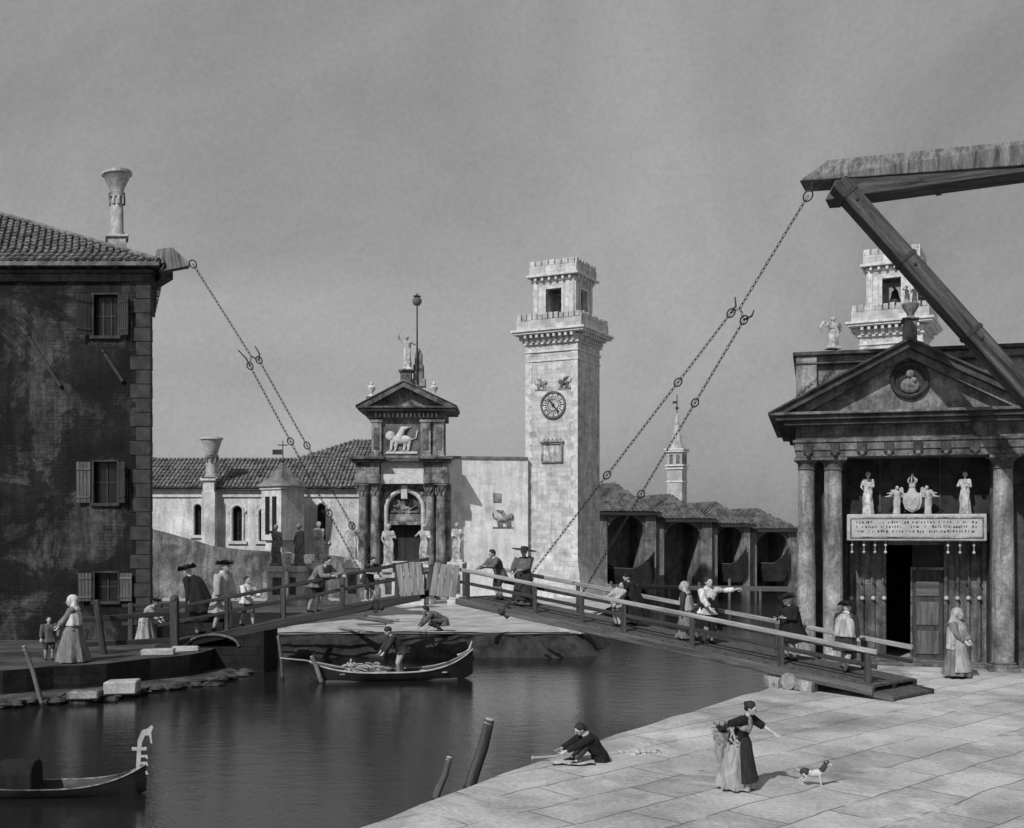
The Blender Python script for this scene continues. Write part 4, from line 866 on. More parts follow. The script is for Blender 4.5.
# attic storey with the lion
MB().box(X(372), X(443), -.1, 3.2, Z(458), Z(419)).build('attic', M['gate'], g)
for a_, b_ in ((372, 382), (421, 431), (434, 444)):
    MB().box(X(a_), X(b_), -.35, -.1, Z(456), Z(421)).box(X(a_) - .08, X(b_) + .08, -.42, -.1, Z(458), Z(455)).box(X(a_) - .08, X(b_) + .08, -.42, -.1, Z(423), Z(420)).build('pilaster', M['gate'], g, bevel=.02)
    MB().box(X(a_) + .15, X(b_) - .15, -.39, -.34, Z(450), Z(428)).build('pilaster_panel', M['gate_dark'], g, bevel=.01)
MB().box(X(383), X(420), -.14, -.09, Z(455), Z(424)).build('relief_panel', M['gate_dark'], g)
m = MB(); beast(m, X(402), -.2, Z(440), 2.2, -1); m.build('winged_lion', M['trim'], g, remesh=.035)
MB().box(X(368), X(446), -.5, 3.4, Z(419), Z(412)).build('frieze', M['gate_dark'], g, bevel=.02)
m = MB(); rr_ = random.Random(4)
for i in range(15): u = X(376) + i * .3; m.box(u, u + rr_.uniform(.06, .16), -.54, -.49, Z(417.5), Z(413.8))
m.build('frieze_ornament', M['trim'], g)
xl, xr, xm = X(360), X(456), X(405)
m = MB(); m.box(xl, xr, -.95, 3.5, Z(412), Z(409.5)).box(xl - .15, xr + .1, -1.1, 3.5, Z(409.5), Z(407.5)); m.build('cornice', M['gate_dark'], g, bevel=.02)
MB().front([(X(368), Z(407.5)), (X(448), Z(407.5)), (xm, Z(386))], -.35, 3.0).build('pediment', M['gate'], g)
th = .38
for s_, xe in ((-1, xl - .15), (1, xr + .1)):
    MB().front([(xe, Z(407.5)), (xm, Z(383)), (xm, Z(383) - th), (xe - s_ * .9, Z(407.5))], -1.1, 3.3).build('raking_cornice', M['gate_dark'], g)
    MB().front([(xe + s_ * .03, Z(407.5) + .02), (xm, Z(383) + .1), (xm, Z(383) + .004), (xe + s_ * .03, Z(407.5) + .003)], -1.2, 3.4).build('roof_edge', M['roof2'], g)
m = MB(); m.box(-.5, .5, -.3, .6, Z(386), Z(383)).box(-.38, .38, -.2, .5, Z(383), Z(372)).box(-.5, .5, -.3, .6, Z(372), Z(370)); m.v = [v + V(X(406), 0, 0) for v in m.v]; m.build('statue_pedestal', M['gate_dark'], g, bevel=.02)
m = MB()
for a_, b_, c_, d_ in ((411, 425, 386, 378), (413, 423, 378, 364), (414.5, 421.5, 364, 352)): m.box(X(a_), X(b_), .2, 1.0, Z(c_), Z(d_))
m.lathe([(.24, Z(352)), (.06, Z(347))], (X(418), .6, 0), 8).build('stepped_pinnacle', M['gate'], g, bevel=.02)
o = MB().tube([(X(417), .1, Z(383)), (X(417), .1, Z(306))], [.07, .045], 8).build('flagpole', M['iron'], g)
MB().ball((X(417), .1, Z(301)), .33, 12).lathe([(.1, Z(297)), (.3, Z(296)), (.08, Z(294.5)), (.02, Z(292.5))], (X(417), .1, 0), 10).build('pole_finial', M['gate_dark'], o, smooth=60)
def urn(parent, x, y, z0, s, mt):
    return MB().lathe([(.3 * s, z0), (.3 * s, z0 + .12 * s), (.14 * s, z0 + .2 * s), (.12 * s, z0 + .35 * s), (.34 * s, z0 + .62 * s), (.38 * s, z0 + .85 * s), (.2 * s, z0 + 1.0 * s), (.12 * s, z0 + 1.05 * s), (.17 * s, z0 + 1.15 * s), (.04 * s, z0 + 1.4 * s)], (x, y, 0), 14).build('urn', M[mt], parent, smooth=50)
for px in (371.5, 434):
    MB().box(X(px) - .3, X(px) + .3, -.5, .3, Z(405), Z(397)).build('urn_pedestal', M['gate_dark'], g, bevel=.02); urn(g, X(px), -.1, Z(397), .78, 'trim')
stA = statue(407, 335, 370, 370, 76.5, 'pale standing statue with raised arm on top of the gateway pediment', handR=(.2, -.1, .75), handL=(-.22, -.12, 1.0))
G_ = 'statues in front of the gateway'
statue(352, 521, 562, 600, 70, 'pale statue with hand on hip on a pedestal left of the gateway columns', group=G_, yaw=10, handR=(.12, -.06, .58), handL=(-.2, -.12, .62), zbase=0)
statue(388.5, 523, 567, 600, 71.5, 'pale statue just left of the dark gateway door', group=G_, yaw=15, handR=(.1, -.1, .68), handL=(-.12, -.1, .55), zbase=0)
statue(424.5, 523, 567, 600, 71.5, 'pale statue with bent arms just right of the dark gateway door', group=G_, yaw=-15, handR=(.08, -.12, .7), handL=(-.18, -.1, .72), zbase=0)
statue(457, 522, 562, 600, 70, 'pale robed statue against the white wall right of the gateway', group=G_, yaw=-5, handR=(.14, -.06, .56), handL=(-.05, -.12, .66), zbase=0)
statue(319, 521, 563, 600, 70, 'pale robed statue with folded arms, third pedestal left of the gateway', group=G_, yaw=25, handR=(.02, -.12, .66), handL=(-.02, -.13, .62), zbase=0)
statue(299, 523, 566, 600, 70, 'dark slim statue on a pedestal between the turret and the pale statues', group=G_, mt='marble_dark', yaw=-40, zbase=0)
statue(276, 524, 566, 600, 70, 'dark statue with one raised arm, leftmost of the pedestal statues', group=G_, mt='marble_dark', yaw=20, handL=(-.2, -.12, .95), handR=(.15, -.03, .5), zbase=0)
# terrace balustrade before the door
tb = empty('balustrade', (gx(404, 70.4), 70.4, 0), 'low iron and stone balustrade before the dark gateway door', 'balustrade')
x0, x1 = -(gx(404, 70.4) - gx(392, 70.4)), gx(424, 70.4) - gx(404, 70.4); zt = gz(561, 70.4)
MB().box(x0, x1, -.15, .15, 0, zt - .75).box(x0, x1, -.1, .1, zt - .12, zt).build('rail', M['trim'], tb)
for i in range(9):
    u = x0 + .12 + i * (x1 - x0 - .24) / 8; MB().lathe([(.05, zt - .75), (.09, zt - .5), (.05, zt - .3), (.06, zt - .1), (.06, zt - .002), (.03, zt + .12), (.01, zt + .2)], (u, 0, 0), 8).build('baluster', M['iron'], tb, smooth=40)
# ================================================================ TEMPLE FRONT, right
CF = Frame(gx(796, 39.5), 39.5, R(-15.4)); ch = empty('temple', (CF.o.x, CF.o.y, 0), 'dark stone temple fronted building with columns and a pediment, right of the bridge', 'church', R(-15.4))
cu, cz = CF.u, CF.z
ew = -.62; L_ = cu(1023, 0) + .35
wl = .62
# walls: side, flanks, recessed door wall with opening
ZA = cz(830, 457, ew)         # underside of entablature
rx0, rx1 = cu(846, wl), cu(990, wl)
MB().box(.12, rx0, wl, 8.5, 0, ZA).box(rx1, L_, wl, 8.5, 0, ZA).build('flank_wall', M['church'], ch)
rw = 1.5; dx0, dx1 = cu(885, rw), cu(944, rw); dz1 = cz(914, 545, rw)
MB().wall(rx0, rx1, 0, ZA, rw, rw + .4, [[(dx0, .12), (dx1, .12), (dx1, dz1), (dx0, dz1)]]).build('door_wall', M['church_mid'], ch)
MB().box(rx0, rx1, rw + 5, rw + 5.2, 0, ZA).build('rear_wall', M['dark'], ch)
# upper recessed panel
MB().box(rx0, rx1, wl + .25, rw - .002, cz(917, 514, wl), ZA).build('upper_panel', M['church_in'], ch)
for px in (880, 905, 940): u = cu(px, wl + .2); MB().box(u - .03, u + .03, wl + .2, wl + .25, cz(px, 512, wl), ZA).build('panel_moulding', M['church'], ch)
# door jambs, fluted strips with studs
for px in (851, 862, 873, 884, 946, 957, 968, 979):
    u = cu(px, rw - .06); o = MB().box(u - .075, u + .075, rw - .1, rw, .1, dz1 + .15).box(u - .03, u + .03, rw - .16, rw - .1, .15, dz1 + .1).build('pilaster_strip', M['church_mid'], ch, bevel=.015)
    MB().ball((u, rw - .17, cz(px, 598, rw)), .085, 10).build('boss', M['slab'], o, smooth=60)
dm = cu(912.5, rw)
dr = MB().box(dm, dx1 - .02, rw + .1, rw + .18, .14, dz1 - .9).build('door', M['shutter'], ch)
for a_, b_ in ((.3, 1.15), (1.35, 2.2), (2.4, 2.95)):
    MB().box(dm + .13, dx1 - .15, rw + .06, rw + .098, a_, b_).build('door_panel', M['woodz'], dr, bevel=.03)
MB().box(dm - .06, dm, rw + .02, rw + .2, .14, dz1 - .85).box(dm - .06, dx1, rw + .02, rw + .2, dz1 - .9, dz1 - .8).build('door_frame', M['gate'], ch)
MB().box(dm, dx1, rw + .12, rw + .16, dz1 - .8, dz1).build('transom_panel', M['church_in'], ch)
MB().box(rx0 - .1, rx1 + .1, wl - .35, rw, .0, .1).box(cu(880, rw), cu(950, rw), wl + .2, rw + .4, .1, .16).build('step', M['church_mid'], ch, bevel=.02)
# inscribed slab
sw = -.05; sx0, sx1, sz0, sz1 = cu(847, sw), cu(987, sw), cz(917, 541, sw), cz(917, 514, sw)
sb = MB().box(sx0, sx1, sw, wl + .25, sz0, sz1).build('inscribed_slab', M['slab'], ch, bevel=.03)
f = .1; MB().box(sx0 + f, sx1 - f, sw - .035, sw + .001, sz1 - f - .05, sz1 - f).box(sx0 + f, sx1 - f, sw - .035, sw + .001, sz0 + f, sz0 + f + .05).box(sx0 + f, sx0 + f + .05, sw - .034, sw + .001, sz0 + f + .05, sz1 - f - .05).box(sx1 - f - .05, sx1 - f, sw - .034, sw + .001, sz0 + f + .05, sz1 - f - .05).build('slab_frame', M['gate'], sb)
m = MB(); r2 = random.Random(9)
for row in range(3):
    u = sx0 + .32
    while u < sx1 - .35:
        w_ = r2.choice((.02, .03, .05)); zc_ = sz1 - .28 - row * .16
        if r2.random() < .72: m.box(u, u + w_, sw - .012, sw + .001, zc_ - r2.uniform(.02, .05), zc_ + r2.uniform(.01, .05))
        u += r2.uniform(.06, .12)
m.build('worn_lettering', M['church_in'], sb)
for px in (852, 864, 875, 885.5, 948, 960, 974):
    u = cu(px, .1); MB().tube([(u, .1, sz0), (u, .1, sz0 - .42)], .012, 5).ball((u, .1, sz0 - .16), .05, 8).ball((u, .1, sz0 - .4), .055, 8).build('hanging_drop', M['marble'], ch, smooth=60)
# carved figures over the slab
for px, lab in ((868, 0), (965, 1)):
    u = cu(px, .3); m = MB(); figure_mesh(m, cz(px, 472, .3) - sz1 - .0, (u, .3, sz1 - .01), yaw=-15, handR=(.05, -.12, .66), handL=(-.1, -.1, .6 + .08 * lab)); m.build('standing_figure', M['marble'], ch, remesh=.022)
m = MB(); u = cu(912, .35); c0 = sz1
sh_ = [(0, .05), (.24, .18), (.32, .42), (.30, .72), (0, .80), (-.30, .72), (-.32, .42), (-.24, .18)]
m.front([(u + p_[0], c0 + p_[1]) for p_ in sh_], .14, .34); m.front([(u + p_[0] * .7, c0 + .07 + p_[1] * .78) for p_ in sh_], .09, .2)
m.tube([(u - .12, .1, c0 + .3), (u + .12, .1, c0 + .62)], .035, 6).tube([(u + .12, .1, c0 + .3), (u - .12, .1, c0 + .62)], .035, 6)
m.ball((u, .24, c0 + 1.0), .12, 10); m.tube([(u, .28, c0 + .78), (u, .25, c0 + .95)], [.16, .09], 10)
for k_ in range(7): a_ = k_ * 2 * math.pi / 7; m.tube([(u + .12 * math.cos(a_), .24 + .12 * math.sin(a_), c0 + 1.08), (u + .16 * math.cos(a_), .24 + .16 * math.sin(a_), c0 + 1.2), (u + .02 * math.cos(a_), .24, c0 + 1.36)], [.03, .03, .015], 5)
m.ball((u, .24, c0 + 1.38), .05, 8)
for sg in (-1, 1):
    figure_mesh(m, 1.0, (u + sg * .52, .26, c0 - .01), yaw=-15 - sg * 30, lean=10, handR=(.2, -.15, .72), handL=(-.2, -.15, .72))
    for k_ in range(5):
        a_ = R(8 + k_ * 19); m.tube([(u + sg * .3, .36, c0 + .62), (u + sg * (.3 + .4 * math.cos(a_)), .33, c0 + .60 + .32 * math.sin(a_)), (u + sg * (.3 + .62 * math.cos(a_)), .35, c0 + .56 + .40 * math.sin(a_))], [.05, .06, .015], 6)
m.build('carved_arms', M['slab'], ch, remesh=.016)
# columns
for px, r_ in ((806.5, .32), (833, .34), (1003, .36)):
    column(ch, cu(px, -.15), -.15, .0, ZA, r_, 'church_col', ch=r_ * 1.35, base='church_mid', n=28, capm='church_mid')
# entablature
def zz(py): return cz(900, py, ew)
x0 = .0; m = MB(); m.box(x0, L_, ew + .05, 8.4, ZA, zz(449)).box(x0 - .04, L_, ew, 8.4, zz(449), zz(441)); m.build('architrave', M['church_mid'], ch, bevel=.02)
MB().box(x0, L_, ew + .08, 8.4, zz(441), zz(424)).build('frieze', M['church_mid'], ch)
MB().box(x0 - .1, L_, ew - .05, 8.4, zz(440) - .03, zz(438)).build('taenia', M['church_mid'], ch, bevel=.01)
for px in (808, 835, 862, 889, 918, 946, 975, 1003):
    u = cu(px, ew); o = MB().box(u - .16, u + .16, ew - .06, ew + .08, zz(452), zz(442)).build('triglyph', M['church'], ch, bevel=.02); MB().ball((u, ew - .08, zz(453)), .09, 8).build('drop', M['church_mid'], o, smooth=60)
xl, xm_, ya = cu(768, -1.25), cu(909.5, -1.25), cz(909.5, 337, -1.25)
xr = 2 * xm_ - xl
zc0, zc1 = cz(800, 424, -1.1), cz(768, 408, -1.25)
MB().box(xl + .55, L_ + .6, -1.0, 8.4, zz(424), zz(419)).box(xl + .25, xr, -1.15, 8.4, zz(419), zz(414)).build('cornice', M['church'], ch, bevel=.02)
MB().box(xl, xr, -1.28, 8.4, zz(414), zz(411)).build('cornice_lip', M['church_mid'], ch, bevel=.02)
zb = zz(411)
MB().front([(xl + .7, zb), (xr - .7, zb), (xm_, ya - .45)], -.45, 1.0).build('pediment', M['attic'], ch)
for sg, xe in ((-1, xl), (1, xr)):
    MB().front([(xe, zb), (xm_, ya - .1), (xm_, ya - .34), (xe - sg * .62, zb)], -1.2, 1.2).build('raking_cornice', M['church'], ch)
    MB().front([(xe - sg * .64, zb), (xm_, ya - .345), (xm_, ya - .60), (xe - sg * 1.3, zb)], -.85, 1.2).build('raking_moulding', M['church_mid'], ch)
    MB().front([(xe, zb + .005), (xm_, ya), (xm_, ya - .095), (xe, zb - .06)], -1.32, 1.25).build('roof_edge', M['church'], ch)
# round relief in the pediment
cy_, czz = -.47, cz(910, 380, -.5); u = cu(910, -.5)
T = Matrix.Translation((u, cy_, czz)) @ Matrix.Rotation(R(90), 4, 'X')
m = MB(); m.lathe([(.5, 0), (.5, .1), (.56, .16), (.64, .12), (.66, 0)], (0, 0, 0), 28); m.f = m.f[:-2]; m.m = m.m[:-2]; m.v = [T @ v for v in m.v]; o = m.build('roundel', M['church'], ch, smooth=50)
m = MB(); m.lathe([(.5, 0), (.5, .02)], (0, 0, 0), 28); m.v = [T @ v for v in m.v]; m.build('roundel_ground', M['church_in'], o)
m = MB().ball((u, cy_ - .1, czz + .2), .15, 10).ball((u, cy_ - .04, czz - .2), .34, 10, sc=(1, .4, .8)).ball((u + .13, cy_ - .16, czz - .02), .1, 8).tube([(u - .2, cy_ - .1, czz - .1), (u + .1, cy_ - .16, czz - .2)], .07, 6); m.build('carved_bust', M['church_col'], o, remesh=.025)
# attic behind
aw_ = 1.3; m = MB(); m.box(cu(799, aw_), L_ + 2, aw_, 8.3, zb, cz(900, 353, aw_)).build('attic', M['attic'], ch)
MB().box(cu(796, aw_), cu(817, aw_), aw_ - .2, aw_ + .6, zb, cz(805, 356, aw_)).build('attic_pier', M['attic'], ch, bevel=.02)
MB().box(cu(793, aw_), L_ + 2.1, aw_ - .3, 8.4, cz(900, 353, aw_), cz(900, 349, aw_)).box(cu(795, aw_), L_ + 2, aw_ - .24, 8.3, cz(900, 362, aw_), cz(900, 360, aw_)).build('attic_cornice', M['church'], ch, bevel=.02)
MB().box(cu(904, -1), cu(917, -1), -1.1, -.3, ya - .3, cz(910, 320, -1)).box(cu(902, -1), cu(919, -1), -1.18, -.2, cz(910, 320, -1), cz(910, 318, -1)).build('apex_pedestal', M['church_mid'], ch, bevel=.02)
def on_frame(u, wv): q = CF.o + CF.ex * u + CF.ey * wv; return q.x, q.y
qx, qy = on_frame(cu(833, 1.6), 1.6)
st = statue(833, 317, 349, 349, qy, 'small pale stone angel standing on the attic at the left corner of the temple', wings=True, yaw=15, zbase=cz(900, 349, 1.6) + .0, handR=(.05, -.13, .7), handL=(-.1, -.12, .75)); st.location.x = qx; st.scale = (1.5, 1.4, 1.0)
qx, qy = on_frame(cu(910.5, -.7), -.7)
vg = empty('finial_group', (qx, qy, cz(910, 318, -1)), 'carved vase with two small pale figures on the apex of the temple pediment', 'sculpture')
MB().lathe([(.2, 0), (.2, .06), (.1, .12), (.14, .22), (.27, .42), (.3, .52), (.27, .56)], (0, 0, 0), 16).build('vase', M['church_col'], vg, smooth=50)
m = MB(); figure_mesh(m, .7, (-.13, 0, .45), yaw=30, handR=(.1, -.1, .6), handL=(-.3, -.1, .85)); figure_mesh(m, .72, (.14, 0, .45), yaw=-20, handR=(.1, -.1, .6), handL=(-.1, -.1, .7)); m.build('carved_figures', M['marble'], vg, remesh=.012)
# ================================================================ DRAWBRIDGE
def planked(m, a, b, wv, n, th, gap=.015, jit=0.0, mi=0):
    """deck of cross planks from a to b, width vector wv"""
    a, b, wv = Vector(a), Vector(b), Vector(wv)
    for i in range(n):
        p0 = a.lerp(b, i / n + gap / n); p1 = a.lerp(b, (i + 1) / n - gap / n); j = wv.normalized() * random.uniform(-jit, jit)
        vs = [p0 + j, p1 + j, p1 + wv + j, p0 + wv + j]; m.add(vs + [v - V(0, 0, th) for v in vs], [(0, 1, 2, 3), (7, 6, 5, 4), (0, 4, 5, 1), (1, 5, 6, 2), (2, 6, 7, 3), (3, 7, 4, 0)], mi)
    return m
RA, RC, RW = V(10.3, 31.2, .40), V(-2.2, 45.2, 2.05), V(1.64, 1.46, 0)
LA, LC, LW = V(-14.6, 45.2, .12), V(-3.75, 45.2, 2.25), V(.15, 2.7, 0)
def deck(A, C, W, px, s):
    b = A + W * s; d = C - A; k = (px - CX) / FOC; t_ = (k * b.y - b.x) / (d.x - k * d.y); return b + d * t_
dR = lambda px, s=.5: deck(RA, RC, RW, px, s)
dL = lambda px, s=.5: deck(LA, LC, LW, px, s)
def leaf(name_label, A, C, W, hA, hC, posts_px, D, mrail, mids, posts=None, n=60, mst='wood', mpost='wood_dk', over=0.0, midm='wood_dk'):
    root = empty('drawbridge_leaf', A, name_label, 'drawbridge'); o0 = A.copy()
    def B(m, nm, mt, **k): m.v = [v - o0 for v in m.v]; return m.build(nm, M[mt], root, **k)
    B(planked(MB(), A, C, W, n, .07, jit=.03), 'deck', 'wood')
    for s in (0.0, .5, 1.0):
        off = W * s + W.normalized() * (-.09 if s == 0 else .09 if s == 1 else 0)
        B(MB().beam(A + off - V(0, 0, .17), C + off - V(0, 0, .17), .18, .26 if mst == 'wood_mid' else .34), 'stringer', mst if s == 0 else 'wood_dk', bevel=.02)
    for s in (0, 1):
        off = W * s + W.normalized() * (.1 if s == 0 else -.1)
        a = A + off + V(0, 0, hA); c = C + off + V(0, 0, hC)
        B(MB().beam(a + (c - a) * over, c, .13, .15), 'hand_rail', mrail, bevel=.025)
        for f_ in mids: B(MB().beam(A + off + V(0, 0, hA * f_), C + off + V(0, 0, hC * f_), .07, .13), 'lower_rail', midm, bevel=.015)
        for px in posts_px:
            p = deck(A, C, W, px, s) + W.normalized() * (.1 if s == 0 else -.1); tt = (p - A).dot(C - A) / (C - A).length_squared; h_ = hA + (hC - hA) * tt
            B(MB().beam(p - V(0, 0, .35), p + V(0, 0, h_ - .05), .16, .17, up=V(0, 1, 0)), 'rail_post', mpost, bevel=.02)
    return root, B
rl, BR = leaf('long right leaf of the timber drawbridge, pale hand rail, sloping down to the quay', RA, RC, RW, .92, 1.12, (466, 533, 580, 622, 690, 779, 866), dR, 'wood_lt', (.55,), mst='wood_mid', mpost='woodz_dk')
ll, BL = leaf('short left leaf of the timber drawbridge with dark rails, rising from the left quay', LA, LC, LW, 1.35, 1.3, (226, 283, 342, 397), dL, 'wood_dk', (.55,), mst='wood_dk', mpost='woodz_dk')
# ramp boards and roller at the quay end
e = (RA - RC).normalized(); e.z = 0; e.normalize()
m = planked(MB(), RA + V(0, 0, -.16) - e * .25, RA + e * .55 + V(0, 0, -.30), RW, 4, .07, jit=.03); BR(m, 'ramp', 'wood')
for s_ in (0, 1): m = MB().beam(RA + RW * s_ - e * .3 + V(0, 0, -.26), RA + RW * s_ + e * .6 + V(0, 0, -.33), .14, .16); BR(m, 'ramp_edge', 'wood_mid' if s_ == 0 else 'wood_dk', bevel=.02)
pw_ = dR(792, -.02); T = Matrix.Translation((pw_.x, pw_.y, .0))
ax = RW.normalized(); d0 = (RC - RA).normalized()
def cyl(a, b, r, n=18): return MB().tube([a, b], r, n)
wc = V(pw_.x, pw_.y, .25); BR(cyl(wc - ax * .24, wc + ax * .02, .25), 'roller', 'plank', smooth=40)
BR(MB().tube([wc - ax * .14, wc + RW * 1.02], .06, 10), 'axle', 'iron')
BR(cyl(wc + RW * .96, wc + RW * 1.02, .25), 'roller', 'woodz', smooth=40)
for px in (776, 809):
    q = dR(px, .02); bx = MB().beam(V(q.x, q.y, .17) - ax * .15 - d0 * .3, V(q.x, q.y, .17) - ax * .15 + d0 * .3, .34, .32); bb = bx.build('stone_block', M['gate']); bb.location = (0, 0, 0)
    tag(bb, 'squared stone block under the bridge end, %s of its roller' % ('left' if px < 790 else 'right'), 'stone block')
# upright hatch boards at the meeting ends
def hatch(quad, d, nm, B):
    m = MB(); tl, tr, br, bl = [P(a, b, d) for a, b in quad]; n = 4
    for i in range(n):
        a0, a1 = (i + .04) / n, (i + .96) / n; dz = random.uniform(-.03, .03); vs = [tl.lerp(tr, a0) + V(0, 0, dz), tl.lerp(tr, a1) + V(0, 0, dz), bl.lerp(br, a1), bl.lerp(br, a0)]
        m.add(vs + [v + V(0, .07, 0) for v in vs], [(0, 1, 2, 3), (7, 6, 5, 4), (0, 4, 5, 1), (1, 5, 6, 2), (2, 6, 7, 3), (3, 7, 4, 0)])
    return B(m, 'hatch_board', 'plank', bevel=.012)
hatch([(395.6, 564.6), (421, 561.7), (425, 594.5), (400, 597)], 45.0, 'h', BL)
hatch([(434.6, 563), (460, 565.6), (456, 597.4), (429, 595.5)], 45.0, 'h', BR)
BR(MB().beam(P(431, 564, 45.4), P(431, 596, 45.4), .2, .2, up=V(0, 1, 0)), 'end_post', 'woodz_dk')
# ---------------------------------------------------------------- fence on the left quay
fd = 44.2; fn = empty('timber_fence', (gx(172, fd), fd, 0), 'dark two rail timber fence with a leaning post, running left from the bridge', 'fence'); o0 = fn.location.copy()
def FB(m, nm, mt): m.v = [v - o0 for v in m.v]; return m.build(nm, M[mt], fn, bevel=.02)
FB(MB().beam(P(78, 620, 42.6), P(174, 613, fd), .1, .2), 'rail', 'wood_dk'); FB(MB().beam(P(69, 645, 42.6), P(174, 640, fd), .1, .2), 'rail', 'wood_dk')
a = P(104, 664, 42.6); a.z = 0; FB(MB().beam(a, P(96, 600, 42.4), .2, .2, up=V(0, 1, 0)), 'post', 'woodz_dk')
a = P(175, 650, fd); a.z = -.3; FB(MB().beam(a, P(174.5, 600, fd), .3, .3, up=V(0, 1, 0)).ball(P(174.5, 599, fd), .19, 10), 'post', 'woodz_dk')
fd2 = 47.3
for px in (131, 160): a = P(px, 640, fd2); a.z = 0; FB(MB().beam(a, P(px, 603, fd2), .2, .2, up=V(0, 1, 0)), 'post', 'woodz_dk')
FB(MB().beam(P(122, 606, fd2), P(232, 603, fd2), .09, .15), 'rail', 'wood_dk'); FB(MB().beam(P(122, 624, fd2), P(232, 620, fd2), .09, .15), 'rail', 'wood_dk')
# abutment with a small arch under the left leaf
ab = empty('stone_abutment', (-14.5, 44.7, -1), 'low dark stone abutment with a small arch under the left bridge leaf', 'abutment')
A0 = lambda px: gx(px, 44.7) + 14.5
zt0, zt1 = .12 - .3 + 1, .12 + (2.13 / 10.85) * (A0(262)) - .3 + 1
hole = [(A0(189), 1.05), (A0(237), 1.05)] + [(A0(213) + (A0(237) - A0(213)) * math.cos(math.pi * i / 10), 1.1 + .42 * math.sin(math.pi * i / 10)) for i in range(11)]
MB().plate([[(-1, 0), (A0(264), 0), (A0(264), zt1 + .03), (A0(176), .98), (-1, .98)], hole], lambda a, b, t_: V(a, t_, b), 0, 2.6).build('wall', M['bankwall'], ab)
m = MB().tube([(A0(213) + (A0(239) - A0(213)) * math.cos(math.pi * i / 10), -.03, 1.08 + .47 * math.sin(math.pi * i / 10)) for i in range(11)], .055, 6, ref=(0, 1, 0)).build('arch_ring', M['gate_dark'], ab)
# loose stones on the left edge
def block(px, py, w_, d_, h_, rz, label, mt='quayedge', z=0.0, nm='stone_block'):
    dd = gd(py, z); m = MB().box(-w_ / 2, w_ / 2, -d_ / 2, d_ / 2, 0, h_); m.v = [v + V(random.uniform(-.06, .06), random.uniform(-.06, .06), random.uniform(-.03, .03)) for v in m.v]
    o = m.build(nm, M[mt], bevel=.04); o.location = (gx(px, dd), dd, z - .01); o.rotation_euler = (0, 0, R(rz)); return tag(o, label, 'stone block')
block(122, 692, 1.1, .8, .4, 8, 'pale squared stone at the water edge of the left quay', z=-.82)
block(158, 655, 1.2, .5, .25, 15, 'pale flat stone slab beside the thick fence post')
block(186, 651, 1.0, .4, .22, 12, 'low flat stone right of the thick fence post')
block(86, 697, 1.1, .7, .22, 5, 'grey flat stone on the left quay edge below the leaning post', mt='gate', z=-.82)
block(584, 632, 1.7, 1.6, .28, 35, 'pale stone block on the bank corner under the right bridge leaf', z=0)
# stone lip of the paved quay
for i, (a, b) in enumerate(zip(rq[:-1], rq[1:])):
    if a[1] > 40 or a[1] < 15: continue
    pass
# ---------------------------------------------------------------- lifting gallows on the right
gl = empty('lifting_gallows', (17.6, 33.0, 0), 'huge timber lifting beam with diagonal brace, reaching in from the right edge', 'drawbridge gallows'); o0 = gl.location.copy()
def GB(m, nm, mt, **k): m.v = [v - o0 for v in m.v]; return m.build(nm, M[mt], gl, **k)
def mix(a, b, px):     # point on the straight chain a-b seen at pixel column px
    k = (px - CX) / FOC; d = b - a; return a + d * ((k * a.y - a.x) / (d.x - k * d.y))
TD = 36.0; tip = P(812, 190, TD); bz = P(820, 193, TD).z; far_ = V(19.5, 31.8, bz + .2); dv = (far_ - V(tip.x, tip.y, bz)).normalized()
b0 = P(826, 192, TD) ; pe = V(-dv.y, dv.x, 0).normalized()
m = MB().beam(b0 + dv * .35 + pe * .35, far_ + pe * .35, 1.15, .62); BM = m
mm = GB(m, 'main_beam', 'beam', bevel=.03)
nose = MB(); a = b0 + pe * .35 + dv * .35
sd = pe * .57; nose.add([a - sd + V(0, 0, .31), a + sd + V(0, 0, .31), a - sd - V(0, 0, .31), a + sd - V(0, 0, .31), a - dv * .35 - sd * .9 - V(0, 0, .30), a - dv * .35 + sd * .9 - V(0, 0, .30)], [(0, 1, 3, 2), (0, 2, 4), (1, 5, 3), (2, 3, 5, 4), (0, 4, 5, 1)]); GB(nose, 'beam_nose', 'beam')
zc_ = b0.z + .31
# cap board: long sloping facing board with a pointed nose
def capv(px, py, d): return P(px, py, d)
n0 = P(799, 181, 36.1); n1 = P(828, 160, 36.0)
ln = (far_ - b0).length; c0 = n0; c1 = b0 + V(0, 0, .34) - pe * .28
e0 = far_ + V(0, 0, .34) - pe * .28
th = V(pe.x * .14, pe.y * .14, 0)
fr_ = [n0, n1, e0 + V(0, 0, 1.0) , e0 + V(0, 0, 0)]
K_ = mix(b0, far_, 1024); f0 = P(1024, 165, K_.y - .28); f1 = P(1024, 140, K_.y - .28)
fr_ = [n0, n1, n1 + (f1 - n1) * 1.25, n0 + (f0 - n0) * 1.25]
m = MB().add(fr_ + [v + pe * 1.3 for v in fr_], [(0, 1, 2, 3), (7, 6, 5, 4), (0, 4, 5, 1), (1, 5, 6, 2), (2, 6, 7, 3), (3, 7, 4, 0)]); GB(m, 'cap_board', 'beam_lt', bevel=.02)
s0 = P(838, 184, 35.5) ; s1 = P(1024, 392, 34.0); s2 = s1 + (s1 - s0) * .16
GB(MB().beam(s0, s2, .55, .62, up=V(0, 1, 0)), 'brace', 'beam', bevel=.03)
for q_ in (.9, 3.4, 6.0):
    c_ = b0 + dv * q_ + pe * .35; GB(MB().beam(c_ - dv * .09, c_ + dv * .09, 1.19, .67), 'iron_strap', 'iron', bevel=.01)
sv_ = (s1 - s0).normalized()
